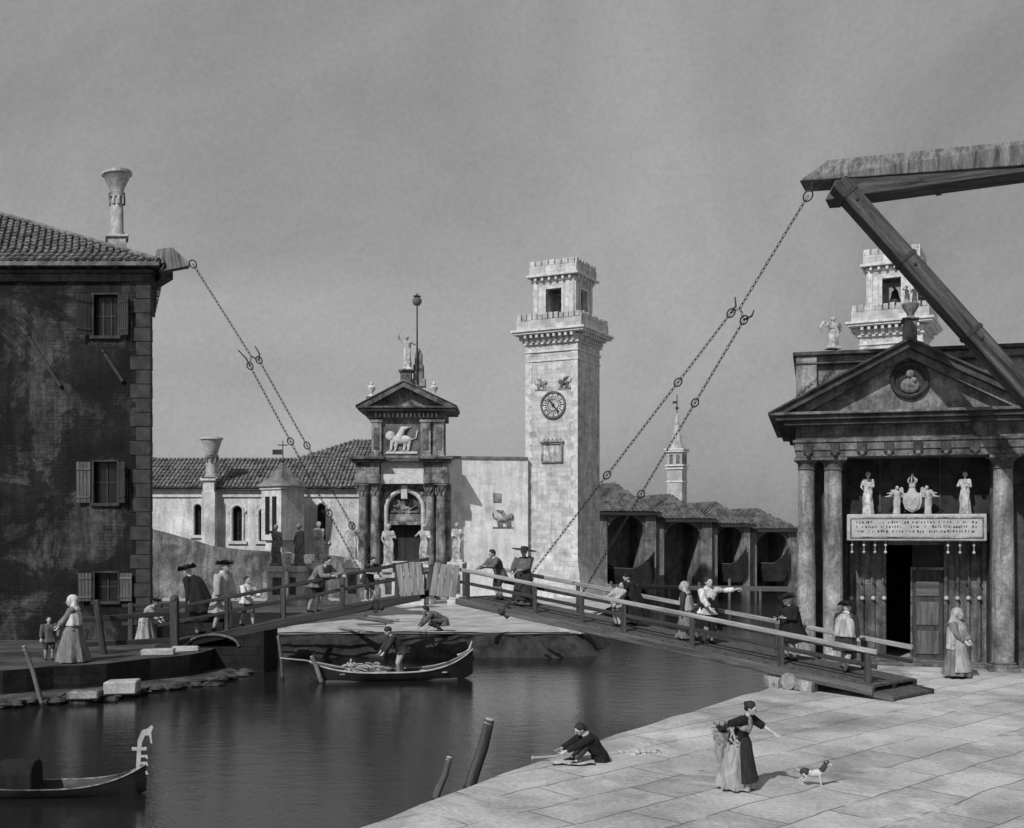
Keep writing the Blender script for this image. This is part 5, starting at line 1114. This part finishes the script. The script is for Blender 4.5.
for q_ in (.5, 3.3, 6.4):
    c_ = s0 + sv_ * q_; GB(MB().beam(c_ - sv_ * .07, c_ + sv_ * .07, .60, .67, up=V(0, 1, 0)), 'iron_strap', 'iron', bevel=.01)
    GB(MB().ball(c_ + sv_ * .3 - V(0, .32, 0), .06, 8), 'bolt', 'iron')
GB(MB().box(16.9, 17.7, 32.6, 33.4, 0, bz - .32), 'post', 'beam', bevel=.03)
GB(MB().tube([P(812, 180, TD), P(812, 190, TD)], .05, 6), 'hook_bar', 'iron')
# left beam, attached to the house
lb_ = empty('lifting_beam', (-15.8, 49.5, 15.6), 'stubby pale beam end jutting from the upper corner of the left house', 'drawbridge beam'); o0b = lb_.location.copy()
m = MB(); Q = [P(157, 249, 49), P(172, 247, 47.2), P(189, 262, 46.2), P(188, 266, 46.2), P(160, 271, 47.6), P(152, 271, 49.3)]
m.add([v - o0b for v in Q] + [v - o0b + V(-.1, .5, 0) for v in Q], [(0, 1, 2, 3, 4, 5), (11, 10, 9, 8, 7, 6)] + [(i, (i + 1) % 6, (i + 1) % 6 + 6, i + 6) for i in range(6)]); m.build('beam_end', M['beam_lt'], lb_, bevel=.02)
m = MB().beam(V(-16.6, 50.4, 16.0) - o0b, V(-15.1, 48.2, 16.0) - o0b, .5, .4).build('beam_root', M['beam'], lb_)
# ---------------------------------------------------------------- chains
def chain(m, a, b, lk=.21, r=.014, w_=.042):
    a, b = Vector(a), Vector(b); L = (b - a).length; n = max(2, int(L / (lk * .78))); t = (b - a).normalized(); s1 = t.orthogonal().normalized(); s2 = t.cross(s1)
    for i in range(n):
        c = a.lerp(b, (i + .5) / n); sd = s1 if i % 2 else s2; sag = V(0, 0, -.0)
        pts = [c + t * (lk / 2 * x) + sd * (w_ * y) for x, y in ((-1, 0), (-.75, .8), (0, 1), (.75, .8), (1, 0), (.75, -.8), (0, -1), (-.75, -.8))]
        m.tube(pts, r, 4, closed=True, ref=t.cross(sd))
    return m
def ring(m, c, r, t, k=.04):
    r *= .8; k *= .62
    t = Vector(t).normalized(); s = V(t.z, 0, -t.x) if abs(t.y) < .99 else V(1, 0, 0); s = (s - t * s.dot(t)).normalized()
    return m.tube([c + t * (r * 1.35 * math.cos(a)) + s * (r * math.sin(a)) for a in [i * math.pi / 7 for i in range(14)]], k, 6, closed=True, ref=t.cross(s))
def lifting(root_label, top, split, branches):
    root = empty('lifting_chain', top, root_label, 'chain'); o0 = top.copy()
    def CB(m, nm): m.v = [v - o0 for v in m.v]; return m.build(nm, M['iron'], root)
    CB(chain(MB(), top, split), 'main_chain'); CB(ring(MB(), top, .17, split - top, .045), 'top_ring')
    for hook_px, pts in branches:
        a = pts[0]; CB(chain(MB(), split, a), 'short_link')
        for p0, p1 in zip(pts[:-1], pts[1:]): CB(chain(MB(), p0, p1), 'branch_chain'); 
        for p in pts[:-1]: CB(ring(MB(), p, .15, pts[-1] - pts[0], .045), 'ring')
        # open hook end standing up from the ring
        d_ = (a - pts[-1]).normalized(); hk = P(*hook_px); CB(MB().tube([a, a.lerp(hk, .5) + V(.1, 0, -.03), hk], [.04, .032, .022], 6), 'hook')
    return root
tR = P(808, 196, TD); n1_ = dR(507, 0) + V(0, 0, .05); n2_ = dR(574, 1.0) + V(0, 0, .1)
def mix(a, b, px):     # point on the straight chain a-b seen at pixel column px
    k = (px - CX) / FOC; d = b - a; return a + d * ((k * a.y - a.x) / (d.x - k * d.y))
sp = P(740, 308, 37.6); a1, a2 = P(731, 313, 37.6), P(744, 320, 38.0)
lifting('dark iron lifting chain from the big right beam, branching to the right bridge leaf', tR, sp, [((735, 297, 37.6), [a1, mix(a1, n1_, 678), mix(a1, n1_, 607), n1_]), ((754, 310, 38), [a2, mix(a2, n2_, 695), mix(a2, n2_, 641), n2_])])
tL = P(193, 264, 46.1); m1_ = dL(376, 0) + V(0, 0, .0); m2_ = dL(388, 1.0) + V(0, 0, .3)
sp = P(251, 356, 46); a1, a2 = P(250, 366, 45.9), P(259, 360, 46.3)
lifting('dark iron lifting chain from the left house beam, branching to the left bridge leaf', tL, sp, [((238, 350, 45.9), [a1, mix(a1, m1_, 290.5), mix(a1, m1_, 329), m1_]), ((255, 346, 46.3), [a2, mix(a2, m2_, 307), mix(a2, m2_, 352), m2_])])
for B_, p in ((BL, m1_), (BR, n1_)):
    m = MB().tube([p + V(0, -.15, -.0), p + V(.1, -.2, -.4)], .05, 6); ring(m, p + V(0, -.18, -.1), .16, (0, 0, 1), .05); m.ball(p + V(-.2, -.15, -.25), .13, 8).ball(p + V(.25, -.12, -.28), .12, 8); m.tube([p + V(-.35, -.1, -.12), p + V(0, -.2, -.45), p + V(.4, -.1, -.15)], .06, 6); B_(m, 'chain_shackle', 'iron')

# ================================================================ MOORING POLES
def pole(bx, by, tx, ty, r, label, tilt=0, mt='woodz', z=WATER):
    d = FOC * (EYE - z) / (by - HY); a = P(bx, by, d); b = P(tx, ty, d + tilt); root = empty('mooring_pole', a, label, 'mooring pole', group='mooring poles in the canal')
    v = b - a; MB().tube([-v * .25, v * .2, v * .6 + V(.03, 0, 0), v * .97, v], [r * 1.1, r * 1.05, r, r * .9, r * .7], 10).build('pole', M[mt], root, smooth=40)
    MB().tube([v * .94, v * 1.005], [r * .93, r * .72], 10).build('worn_tip', M['slab'], root)
    MB().tube([v * .0 - v * .02, v * .05], r * 1.12, 10).build('wet_band', M['hull'], root)
pole(43, 706, 24, 646, .075, 'thin leaning pole at the far left, off the left quay')
pole(283, 679, 278, 636, .06, 'thin upright pole left of the boat in mid canal')
pole(322, 683, 311.5, 656, .085, 'short leaning pole at the left end of the boat in mid canal', mt='shed')
pole(435, 800, 449.5, 757, .075, 'shorter of the two leaning poles beside the foreground quay')
pole(469, 790, 490, 719, .125, 'tall thick pole leaning right beside the foreground quay', mt='woodz_dk')

# ================================================================ BOATS
wd_ = 42.6; bt = empty('rowing_boat', (gx(392, wd_), wd_, WATER), 'long dark rowing boat with upturned pale bow and gear aboard, in mid canal', 'boat', R(9))
Lb = 6.3; m = MB(); hull_mesh(m, Lb, 1.25, .34, (.42, .78), 30); m.build('hull', M['hull'], bt, smooth=40)
for sg in (-1, 1):
    pts = []
    for i in range(25):
        u = -1 + 2 * i / 24; au = abs(u); pts.append((Lb / 2 * u, sg * (1.25 / 2 * (1 - au ** 2.6) ** .8 + .012), .34 + (.42 if u < 0 else .78) * au ** 3.2 + .01))
    MB().tube(pts, .03, 6).build('gunwale', M['slab'] if sg < 0 else M['wood_lt'], bt)
MB().box(-2.6, 2.5, -.38, .38, .0, .06).build('floor_boards', M['wood'], bt)
for x in (-1.9, -.9, 1.2, 2.0): MB().box(x - .1, x + .1, -.5, .5, .28, .33).build('thwart', M['wood_lt'], bt, bevel=.01)
m = MB(); m.tube([(2.55, 0, .9), (3.0, 0, 1.1), (3.12, 0, 1.45)], [.06, .05, .03], 6).build('bow_stem', M['slab'], bt)
def pile(loc, n, rx, ry, h_, label, mats, nm, cat, seed=1, rz=0):
    r_ = random.Random(seed); root = empty(nm, loc, label, cat, rz); m = MB()
    for i in range(n):
        a = V(r_.uniform(-rx, rx), r_.uniform(-ry, ry), r_.uniform(0, h_)); b = a + V(r_.uniform(.2, .5) * r_.choice((-1, 1)), r_.uniform(-.2, .2), r_.uniform(-.05, .08)); m.tube([a, a.lerp(b, .5) + V(0, 0, .03), b], r_.uniform(.015, .045), 5)
    m.build('sticks', M[mats], root); MB().ball((0, 0, 0), 1, 12, sc=(rx * .9, ry * .8, h_ * .6)).build('sacking', M['cloth_grey'], root, smooth=60); return root
bl = bt.location
pile((bl.x - 1.1, bl.y - .1, WATER + .28), 60, .75, .3, .3, 'heap of pale sticks and gear lying in the boat left of the standing man', 'wood_lt', 'gear_heap', 'heap')
o = MB().tube([(-1.0, 0, 0), (0, 0, .02), (1.6, 0, -.1)], [.03, .028, .028], 6).build('oar', M['wood_lt']); o.location = P(306, 661, 42.2); o.rotation_euler = (0, R(7), R(4)); tag(o, 'pale oar sticking out over the left end of the boat', 'oar')
# gondola
gdx = 24.2; gn = empty('gondola', (gx(84, gdx), gdx, WATER), 'black gondola with low cabin and pale toothed iron prow, bottom left corner', 'gondola', R(4))
Lg = 4.4; GO = -.86; m = MB(); hull_mesh(m, Lg, 1.0, .2, (.6, .42), 36); m.v = [v + V(GO, 0, 0) for v in m.v]; m.build('hull', M['hull'], gn, smooth=40)
for sg in (-1, 1):
    pts = []
    for i in range(25):
        u = -1 + 2 * i / 24; au = abs(u); pts.append((GO + Lg / 2 * u, sg * (1.0 / 2 * (1 - au ** 2.6) ** .8 + .012), .2 + (.6 if u < 0 else .42) * au ** 3.2 + .01))
    MB().tube(pts, .016, 6).build('gunwale', M['gate'], gn)
MB().slab([(-.2, -.34), (.95, -.2), (1.1, 0), (.95, .2), (-.2, .34)], .2, .235).build('fore_deck', M['wood'], gn)
Gx = lambda px: gx(px, gdx) - gx(84, gdx); Gz = lambda py: gz(py, gdx) - WATER
m = MB(); f = lambda a, b, t_: V(Gx(a), t_, Gz(b))
m.plate([[(127, 791), (132, 783), (135, 772), (136, 752), (137, 740), (141, 731), (147, 729), (150, 726), (152, 728), (150, 733), (151, 744), (149.5, 744), (148, 736), (144, 736), (141, 743), (140, 752), (139, 774), (136, 784), (130, 792)]], f, -.02, .02)
for y_ in (757, 764, 773): m.plate([[(138.5, y_ - 1.1), (146, y_ - 1.1), (147, y_ + 2.5), (145, y_ + 2.2), (144.5, y_ + 1.1), (138.5, y_ + 1.1)]], f, -.018, .018)
m.plate([[(131, 748), (145.5, 748), (145.5, 751), (131, 751)]], f, -.024, .024)
m.build('toothed_prow', M['slab'], gn)
cb = MB(); prof = [(-.36, .15), (-.36, .5), (-.30, .68), (-.15, .76), (.15, .76), (.30, .68), (.36, .5), (.36, .15)]
cb.plate([prof], lambda a, b, t_: V(t_ + (1.0 - b) * .32 * (1 if t_ > -1 else 0), a, b), -1.75, -1.0).build('cabin', M['cloth_black'], gn, bevel=.02)
MB().slab([(-2.9, -.1), (-2.1, -.36), (-1.95, -.36), (-1.95, .36), (-2.1, .36), (-2.9, .1)], .3, .34).build('stern_deck', M['hull'], gn)

# ================================================================ LOOSE THINGS
for i, (xa, ya_, xb, yb, lab) in enumerate(((356, 619, 392, 624, 'longest of the loose boards on the sand, farthest back'), (366, 617, 398, 622, 'thin board lying across the others on the sand'), (358, 626, 386, 627, 'short board lying level on the sand behind the boatman'), (338, 629, 364, 636, 'board sloping down the sand at the left of the others'), (350, 633, 372, 636, 'pale short board on the edge of the sandy bank'))):
    a, b = V(gx(xa, gd(ya_)), gd(ya_), .05), V(gx(xb, gd(yb)), gd(yb), .1); c = (a + b) / 2; o = MB().beam(a - c, b - c, .22, .07).build('loose_board', M['wood_lt' if i % 2 else 'wood'], bevel=.01); o.location = c + V(0, 0, .02 * i); tag(o, lab, 'board', 'loose boards on the sandy bank')
def heap(px, py, rx, ry, h_, label, mt, nm='rubble_heap'):
    d = gd(py); r_ = random.Random(px); m = MB()
    for i in range(26):
        a = r_.uniform(0, 6.28); q = r_.random() ** .6; s_ = r_.uniform(.06, .14) * (1.2 - q * .5); m.ball((rx * q * math.cos(a), ry * q * math.sin(a), h_ * (1 - q)), s_, 6, sc=(1, r_.uniform(.6, 1), r_.uniform(.4, .8)))
    o = m.build(nm, M[mt]); o.location = (gx(px, d), d, 0); return tag(o, label, 'heap')
heap(642, 753, .55, .2, .05, 'low scatter of pale rubble on the quay right of the seated man', 'quayedge')

# ================================================================ PEOPLE
def top_h(ytop, p): return gz(ytop, p.y) - p.z
GP = 'people on the bridge and quays'
MAN = [('shoes', 'cloth_black'), ('stockings', 'cloth_light')]
# left quay
p = V(gx(73, gd(662)), gd(662), 0); person(p, top_h(597, p), -75, 'woman in white head shawl and long grey skirt on the left quay', [('skirt', 'cloth_mid', dict(w=.2)), ('coat', 'cloth_mid', dict(hem=.5)), ('shawl', 'cloth_white', dict(to=.56)), ('shoes', 'cloth_black')], handL=(-.05, -.2, .55), handR=(.05, -.2, .5), nod=12)
p = V(gx(49, gd(660)), gd(660), 0); person(p, top_h(617, p), 30, 'dark clad child standing beside the woman in the white shawl', [('breeches', 'cloth_dark'), ('coat', 'cloth_grey', dict(hem=.42)), ('stockings', 'cloth_light'), ('shoes', 'cloth_black'), ('hair', 'hair')], handR=(.15, -.15, .6), handL=(-.16, -.08, .48))
p = V(gx(146, 46.6), 46.6, 0); person(p, 2.0, 70, 'person in pale clothes bending over behind the left fence, holding a bundle', [('skirt', 'cloth_light', dict(w=.17)), ('coat', 'cloth_light', dict(hem=.45)), ('tricorn', 'cloth_dark')], lean=32, handR=(.05, -.34, .5), handL=(-.05, -.34, .48))
# left leaf
p = dL(200, .45); person(p, top_h(567, p) * 1.04, -105, 'stooping figure in a long black cloak and hat on the left bridge leaf', MAN + [('breeches', 'cloth_dark'), ('coat', 'cloth_black', dict(hem=.35)), ('cloak', 'cloth_black', dict(w=.18, hem=.2)), ('tricorn', 'cloth_black')], lean=24, nod=8)
p = dL(221, .3); person(p, top_h(562, p), 70, 'man in a pale coat and black hat beside the black cloaked figure', MAN + [('breeches', 'cloth_grey'), ('coat', 'cloth_light', dict(hem=.26, flare=1.5)), ('tricorn', 'cloth_black'), ('collar', 'cloth_white')], lean=8, handR=(.12, -.12, .5), footR=(.07, -.08, 0), footL=(-.06, .06, 0))
p = dL(247, .35); person(p, top_h(577, p), 60, 'dark haired child in a white shirt walking behind the left bridge rail', MAN + [('breeches', 'cloth_grey'), ('coat', 'cloth_white', dict(hem=.46)), ('hair', 'hair')], handR=(.12, -.22, .6), handL=(-.1, -.2, .6), footR=(.05, -.1, 0), footL=(-.05, .1, 0))
p = dL(318, .12); person(p, 2.45, 62, 'man in a grey jacket leaning forward on the left bridge rail', MAN + [('breeches', 'cloth_dark'), ('coat', 'cloth_mid', dict(hem=.42)), ('hair', 'hair')], lean=38, nod=-10, handR=(.1, -.36, .62), handL=(-.1, -.34, .62), py=.06, footR=(.07, .04, 0), footL=(-.06, .12, 0))
p = dL(368, .85); person(p, 1.95, 40, 'dark figure with pale sleeves bending over the far rail where the left chain ends', [('breeches', 'cloth_dark'), ('coat', 'cloth_dark', dict(hem=.4, sleeve=.5)), ('hair', 'hair')], lean=26, handR=(.1, -.32, .6), handL=(-.1, -.3, .62))
# right leaf
p = dR(500, .55); person(p, 2.1, -58, 'man in a dark jacket with pale sleeves leaning over the rail by the hatch boards', MAN + [('breeches', 'cloth_dark'), ('coat', 'cloth_grey', dict(hem=.42)), ('hair', 'hair'), ('collar', 'cloth_white')], lean=24, handR=(.06, -.34, .66), handL=(-.08, -.36, .62))
p = dR(524, .5); person(p, top_h(548, p), -25, 'person in a very wide brimmed dark hat beside the leaning man', [('skirt', 'cloth_grey', dict(w=.16)), ('coat', 'cloth_grey', dict(hem=.45)), ('widehat', 'cloth_dark', dict(r=.19, tilt=9)), ('apron', 'cloth_dark', dict(w=.165))], handR=(.02, -.18, .62), handL=(-.12, -.16, .58))
p = dR(633, .72); person(p, top_h(573, p), -70, 'hunched figure in a wide black cloak half way along the right bridge leaf', MAN + [('breeches', 'cloth_dark'), ('coat', 'cloth_black', dict(hem=.35)), ('cloak', 'cloth_black', dict(w=.2, hem=.14)), ('cap', 'cloth_black')], lean=16)
p = dR(618, .4); person(p, top_h(580, p) * .97, -60, 'child in pale shirt leaning back against the black cloaked figure', [('breeches', 'cloth_grey'), ('coat', 'cloth_light', dict(hem=.42)), ('shoes', 'cloth_black'), ('hair', 'hair'), ('stockings', 'cloth_white')], lean=-8, side=12, handL=(-.1, -.24, .6), handR=(.1, -.2, .55))
p = dR(687, .5); person(p, top_h(583, p), -110, 'woman in a pale shawl and skirt seen from behind on the right bridge leaf', [('skirt', 'cloth_mid', dict(w=.17)), ('coat', 'cloth_dark', dict(hem=.5)), ('shawl', 'cloth_light', dict(to=.5)), ('shoes', 'cloth_black')], lean=8)
p = dR(708, .5); person(p, top_h(578, p), 30, 'dark haired man in white shirt pointing right with outstretched arm', MAN + [('breeches', 'cloth_black'), ('coat', 'cloth_white', dict(hem=.45)), ('cloak', 'cloth_black', dict(w=.14, hem=.2, dx=.05)), ('hair', 'hair'), ('collar', 'cloth_white')], handR=(.36, -.14, .82), handL=(-.12, -.18, .56), curl=.1)
p = dR(791, .5); person(p, top_h(595, p), -55, 'man in a long black coat and hat standing on the bridge before the temple columns', MAN + [('breeches', 'cloth_dark'), ('coat', 'cloth_black', dict(hem=.28, flare=1.35)), ('cloak', 'cloth_black', dict(w=.155, hem=.3)), ('tricorn', 'cloth_black')], lean=10, nod=12, handR=(.04, -.18, .66), handL=(-.08, -.2, .64))
p = dR(845, .5); person(p, top_h(603, p), 130, 'man with pale cape over a dark coat walking off the bridge end', MAN + [('breeches', 'cloth_dark'), ('coat', 'cloth_dark', dict(hem=.3)), ('shawl', 'cloth_light', dict(hood=False, to=.5)), ('tricorn', 'cloth_black'), ('collar', 'cloth_white')], lean=6, footR=(.06, -.09, 0), footL=(-.06, .09, 0))
# right quay
p = V(gx(957, gd(678)), gd(678), 0); person(p, top_h(610, p), 35, 'woman in pale headscarf, shawl and long skirt before the temple door', [('skirt', 'cloth_mid', dict(w=.155, hem=.05)), ('coat', 'cloth_mid', dict(hem=.5)), ('shawl', 'cloth_light', dict(to=.42)), ('shoes', 'cloth_black'), ('apron', 'cloth_light', dict(w=.155))], nod=10, handR=(.05, -.15, .55), handL=(-.05, -.15, .55))
p = V(gx(740, gd(789)), gd(789), 0); fw, FJ = person(p, 1.66, 62, 'stooping woman in two tone skirt and apron reaching towards the small dog', [('skirt', 'cloth_light', dict(w=.20, back=.03, hem=.03)), ('apron', 'cloth_dark', dict(w=.205)), ('coat', 'cloth_black', dict(hem=.5, sleeve=.3)), ('shawl', 'cloth_light', dict(hood=False, to=.7)), ('bun', 'hair'), ('shoes', 'cloth_black')], lean=20, handR=(.22, -.42, .56), handL=(-.16, .02, .62), nod=6, py=.02, footR=(.05, -.05, 0), footL=(-.05, .1, 0))
# basket with greens carried on her back arm
bp = V(gx(723, gd(789)), gd(789) + .12, .98); bk = empty('carried_basket', bp, 'pale basket of leafy stalks slung at the back of the reaching woman', 'basket', R(20))
MB().lathe([(.10, -.22), (.15, -.1), (.17, .05), (.175, .07), (.15, .06), (.13, -.08), (.08, -.19)], (0, 0, 0), 18).build('basket_body', M['wicker'], bk, smooth=40)
MB().tube([(.17 * math.cos(math.pi * i / 8), 0, .05 + .22 * math.sin(math.pi * i / 8)) for i in range(9)], .012, 6).build('basket_handle', M['wicker'], bk)
r_ = random.Random(5); m = MB()
for i in range(40):
    a = r_.uniform(0, 6.28); q = r_.uniform(.05, .22); m.tube([(0, 0, .0), (q * .6 * math.cos(a), q * .6 * math.sin(a), .16), (q * 1.2 * math.cos(a), q * 1.2 * math.sin(a), r_.uniform(.12, .26))], [.01, .014, .004], 4)
m.build('leafy_stalks', M['leaf'], bk)
m = MB(); m.tube([(-.02, 0, -.12), (-.05, .02, -.3), (-.02, .03, -.55)], [.12, .09, .05], 14, folds=4, famp=.15); m.build('hanging_cloth', M['cloth_light'], bk, smooth=60)
# seated man on the edge
p = V(gx(590, gd(762)), gd(762) + .05, 0); person(p, 1.62, -72, 'man in black sitting on the quay edge, leaning left over the water', [('breeches', 'cloth_black'), ('stockings', 'cloth_dark'), ('shoes', 'cloth_black'), ('coat', 'cloth_black', dict(hem=.40, flare=1.15)), ('hair', 'hair'), ('collar', 'cloth_white')], pz=.085, lean=34, nod=12, py=.12, footR=(.1, -.2, .0), footL=(-.12, -.16, .0), handR=(.06, -.32, .16), handL=(-.06, -.34, .16))
m = MB(); rr = random.Random(2); vs = []
for j in range(7):
    for i in range(9): vs.append(V(-.45 + i * .11 + rr.uniform(-.02, .02), -.2 + j * .065 + .05 * math.sin(i), .02 + .03 * rr.random()))
m.add(vs, [(j * 9 + i, j * 9 + i + 1, j * 9 + i + 10, j * 9 + i + 9) for j in range(6) for i in range(8)]); m.add([v + V(0, 0, .012) for v in vs], [(j * 9 + i, j * 9 + i + 1, j * 9 + i + 10, j * 9 + i + 9) for j in range(6) for i in range(8)])
o = m.build('cloth', M['cloth_white'], smooth=60); o.location = (gx(573, gd(763)), gd(763) - .1, 0); tag(o, 'crumpled white cloth lying under the seated man', 'cloth')
o = MB().tube([(-.45, 0, .06), (0, .0, .1), (.2, .03, .22)], [.035, .025, .02], 7).ball((-.47, 0, .06), .05, 8).build('scoop', M['wood_lt']); o.location = (gx(556, gd(761)), gd(761), 0); tag(o, 'pale ladle shaped stick held out over the quay edge by the seated man', 'stick')
# crouching man on the sand, boatman
p = V(gx(436, gd(633)), gd(633) + .6, 0); person(p, 2.35, -70, 'man in dark clothes crouching on the sandy bank above the boat', [('breeches', 'cloth_grey'), ('coat', 'cloth_grey', dict(hem=.42, flare=1.1)), ('hair', 'hair'), ('shoes', 'cloth_black'), ('stockings', 'cloth_dark')], pz=.23, lean=62, nod=-20, py=.12, footR=(.08, .02, 0), footL=(-.08, .1, 0), handR=(.05, -.34, .1), handL=(-.1, -.3, .08))
pb = V(gx(400, wd_), wd_, WATER + .07); person(pb, 2.1, -70, 'boatman in dark jacket and pale breeches bending left in the rowing boat', [('breeches', 'cloth_light'), ('coat', 'cloth_dark', dict(hem=.45)), ('cap', 'cloth_dark'), ('stockings', 'cloth_mid'), ('shoes', 'cloth_black')], lean=34, nod=0, handR=(.04, -.30, .44), handL=(-.08, -.34, .42), footR=(.08, -.04, 0), footL=(-.08, .08, 0), py=.03)
# pale seated child in the boat
pb = V(gx(352, wd_), wd_ - .25, WATER + .1); person(pb, 1.1, 20, 'small pale figure sitting low in the boat near its left end', [('breeches', 'cloth_light'), ('coat', 'cloth_light', dict(hem=.42)), ('hair', 'hair')], pz=.22, py=.1, lean=10, footR=(.08, -.2, .02), footL=(-.08, -.2, .02))
# ---------------------------------------------------------------- the dog
p = V(gx(812, gd(786)), gd(786), 0); dg = empty('dog', p, 'small pale and dark dog standing in front of the reaching woman', 'dog', R(78))
m = MB()                                       # faces +... local -y is forward
m.tube([(0, .17, .21), (0, .12, .225), (0, 0, .205), (0, -.11, .215), (0, -.17, .24)], [(.035, .04), (.055, .06), (.05, .055), (.058, .072), (.04, .05)], 12, ref=(1, 0, 0))
m.tube([(0, -.15, .245), (0, -.2, .32), (0, -.22, .36)], [.042, .034, .036], 10); m.ball((0, -.235, .37), .043, 10); m.tube([(0, -.25, .365), (0, -.315, .35)], [.03, .018], 8)
for sg in (-1, 1):
    m.tube([(sg * .03, -.13, .21), (sg * .035, -.125, .12), (sg * .035, -.14, .05), (sg * .035, -.15, .01)], [.026, .019, .013, .014], 7); m.ball((sg * .035, -.162, .012), .017, 6, sc=(1, 1.4, .7))
    k = .02 if sg > 0 else -.02
    m.tube([(sg * .03, .14, .21), (sg * .035, .10 + k, .13), (sg * .035, .18 + k, .085), (sg * .035, .165 + k, .01)], [.036, .025, .014, .014], 7); m.ball((sg * .035, .15 + k, .012), .017, 6, sc=(1, 1.4, .7))
    m.tube([(sg * .028, -.22, .40), (sg * .04, -.215, .43), (sg * .05, -.225, .39)], [.014, .012, .005], 6)
m.tube([(0, .18, .235), (0, .24, .27), (0, .25, .33)], [.016, .013, .006], 7); m.v = [v * 1.15 for v in m.v]
m.build('body', M['fur_lt'], dg, remesh=.007)
m = MB(); m.ball((0, .11, .228), .071, 10, sc=(.95, 1.3, .98)); m.v = [v * 1.15 for v in m.v]; m.build('dark_rump_patch', M['fur_dk'], dg, smooth=60); m = MB(); m.ball((0, -.225, .385), .05, 10, sc=(1, .95, .95)); m.tube([(0, -.14, .25), (0, -.2, .33), (0, -.22, .36)], [.05, .042, .04], 10); m.v = [v * 1.15 for v in m.v]; m.build('dark_head_patch', M['fur_dk'], dg, smooth=60)
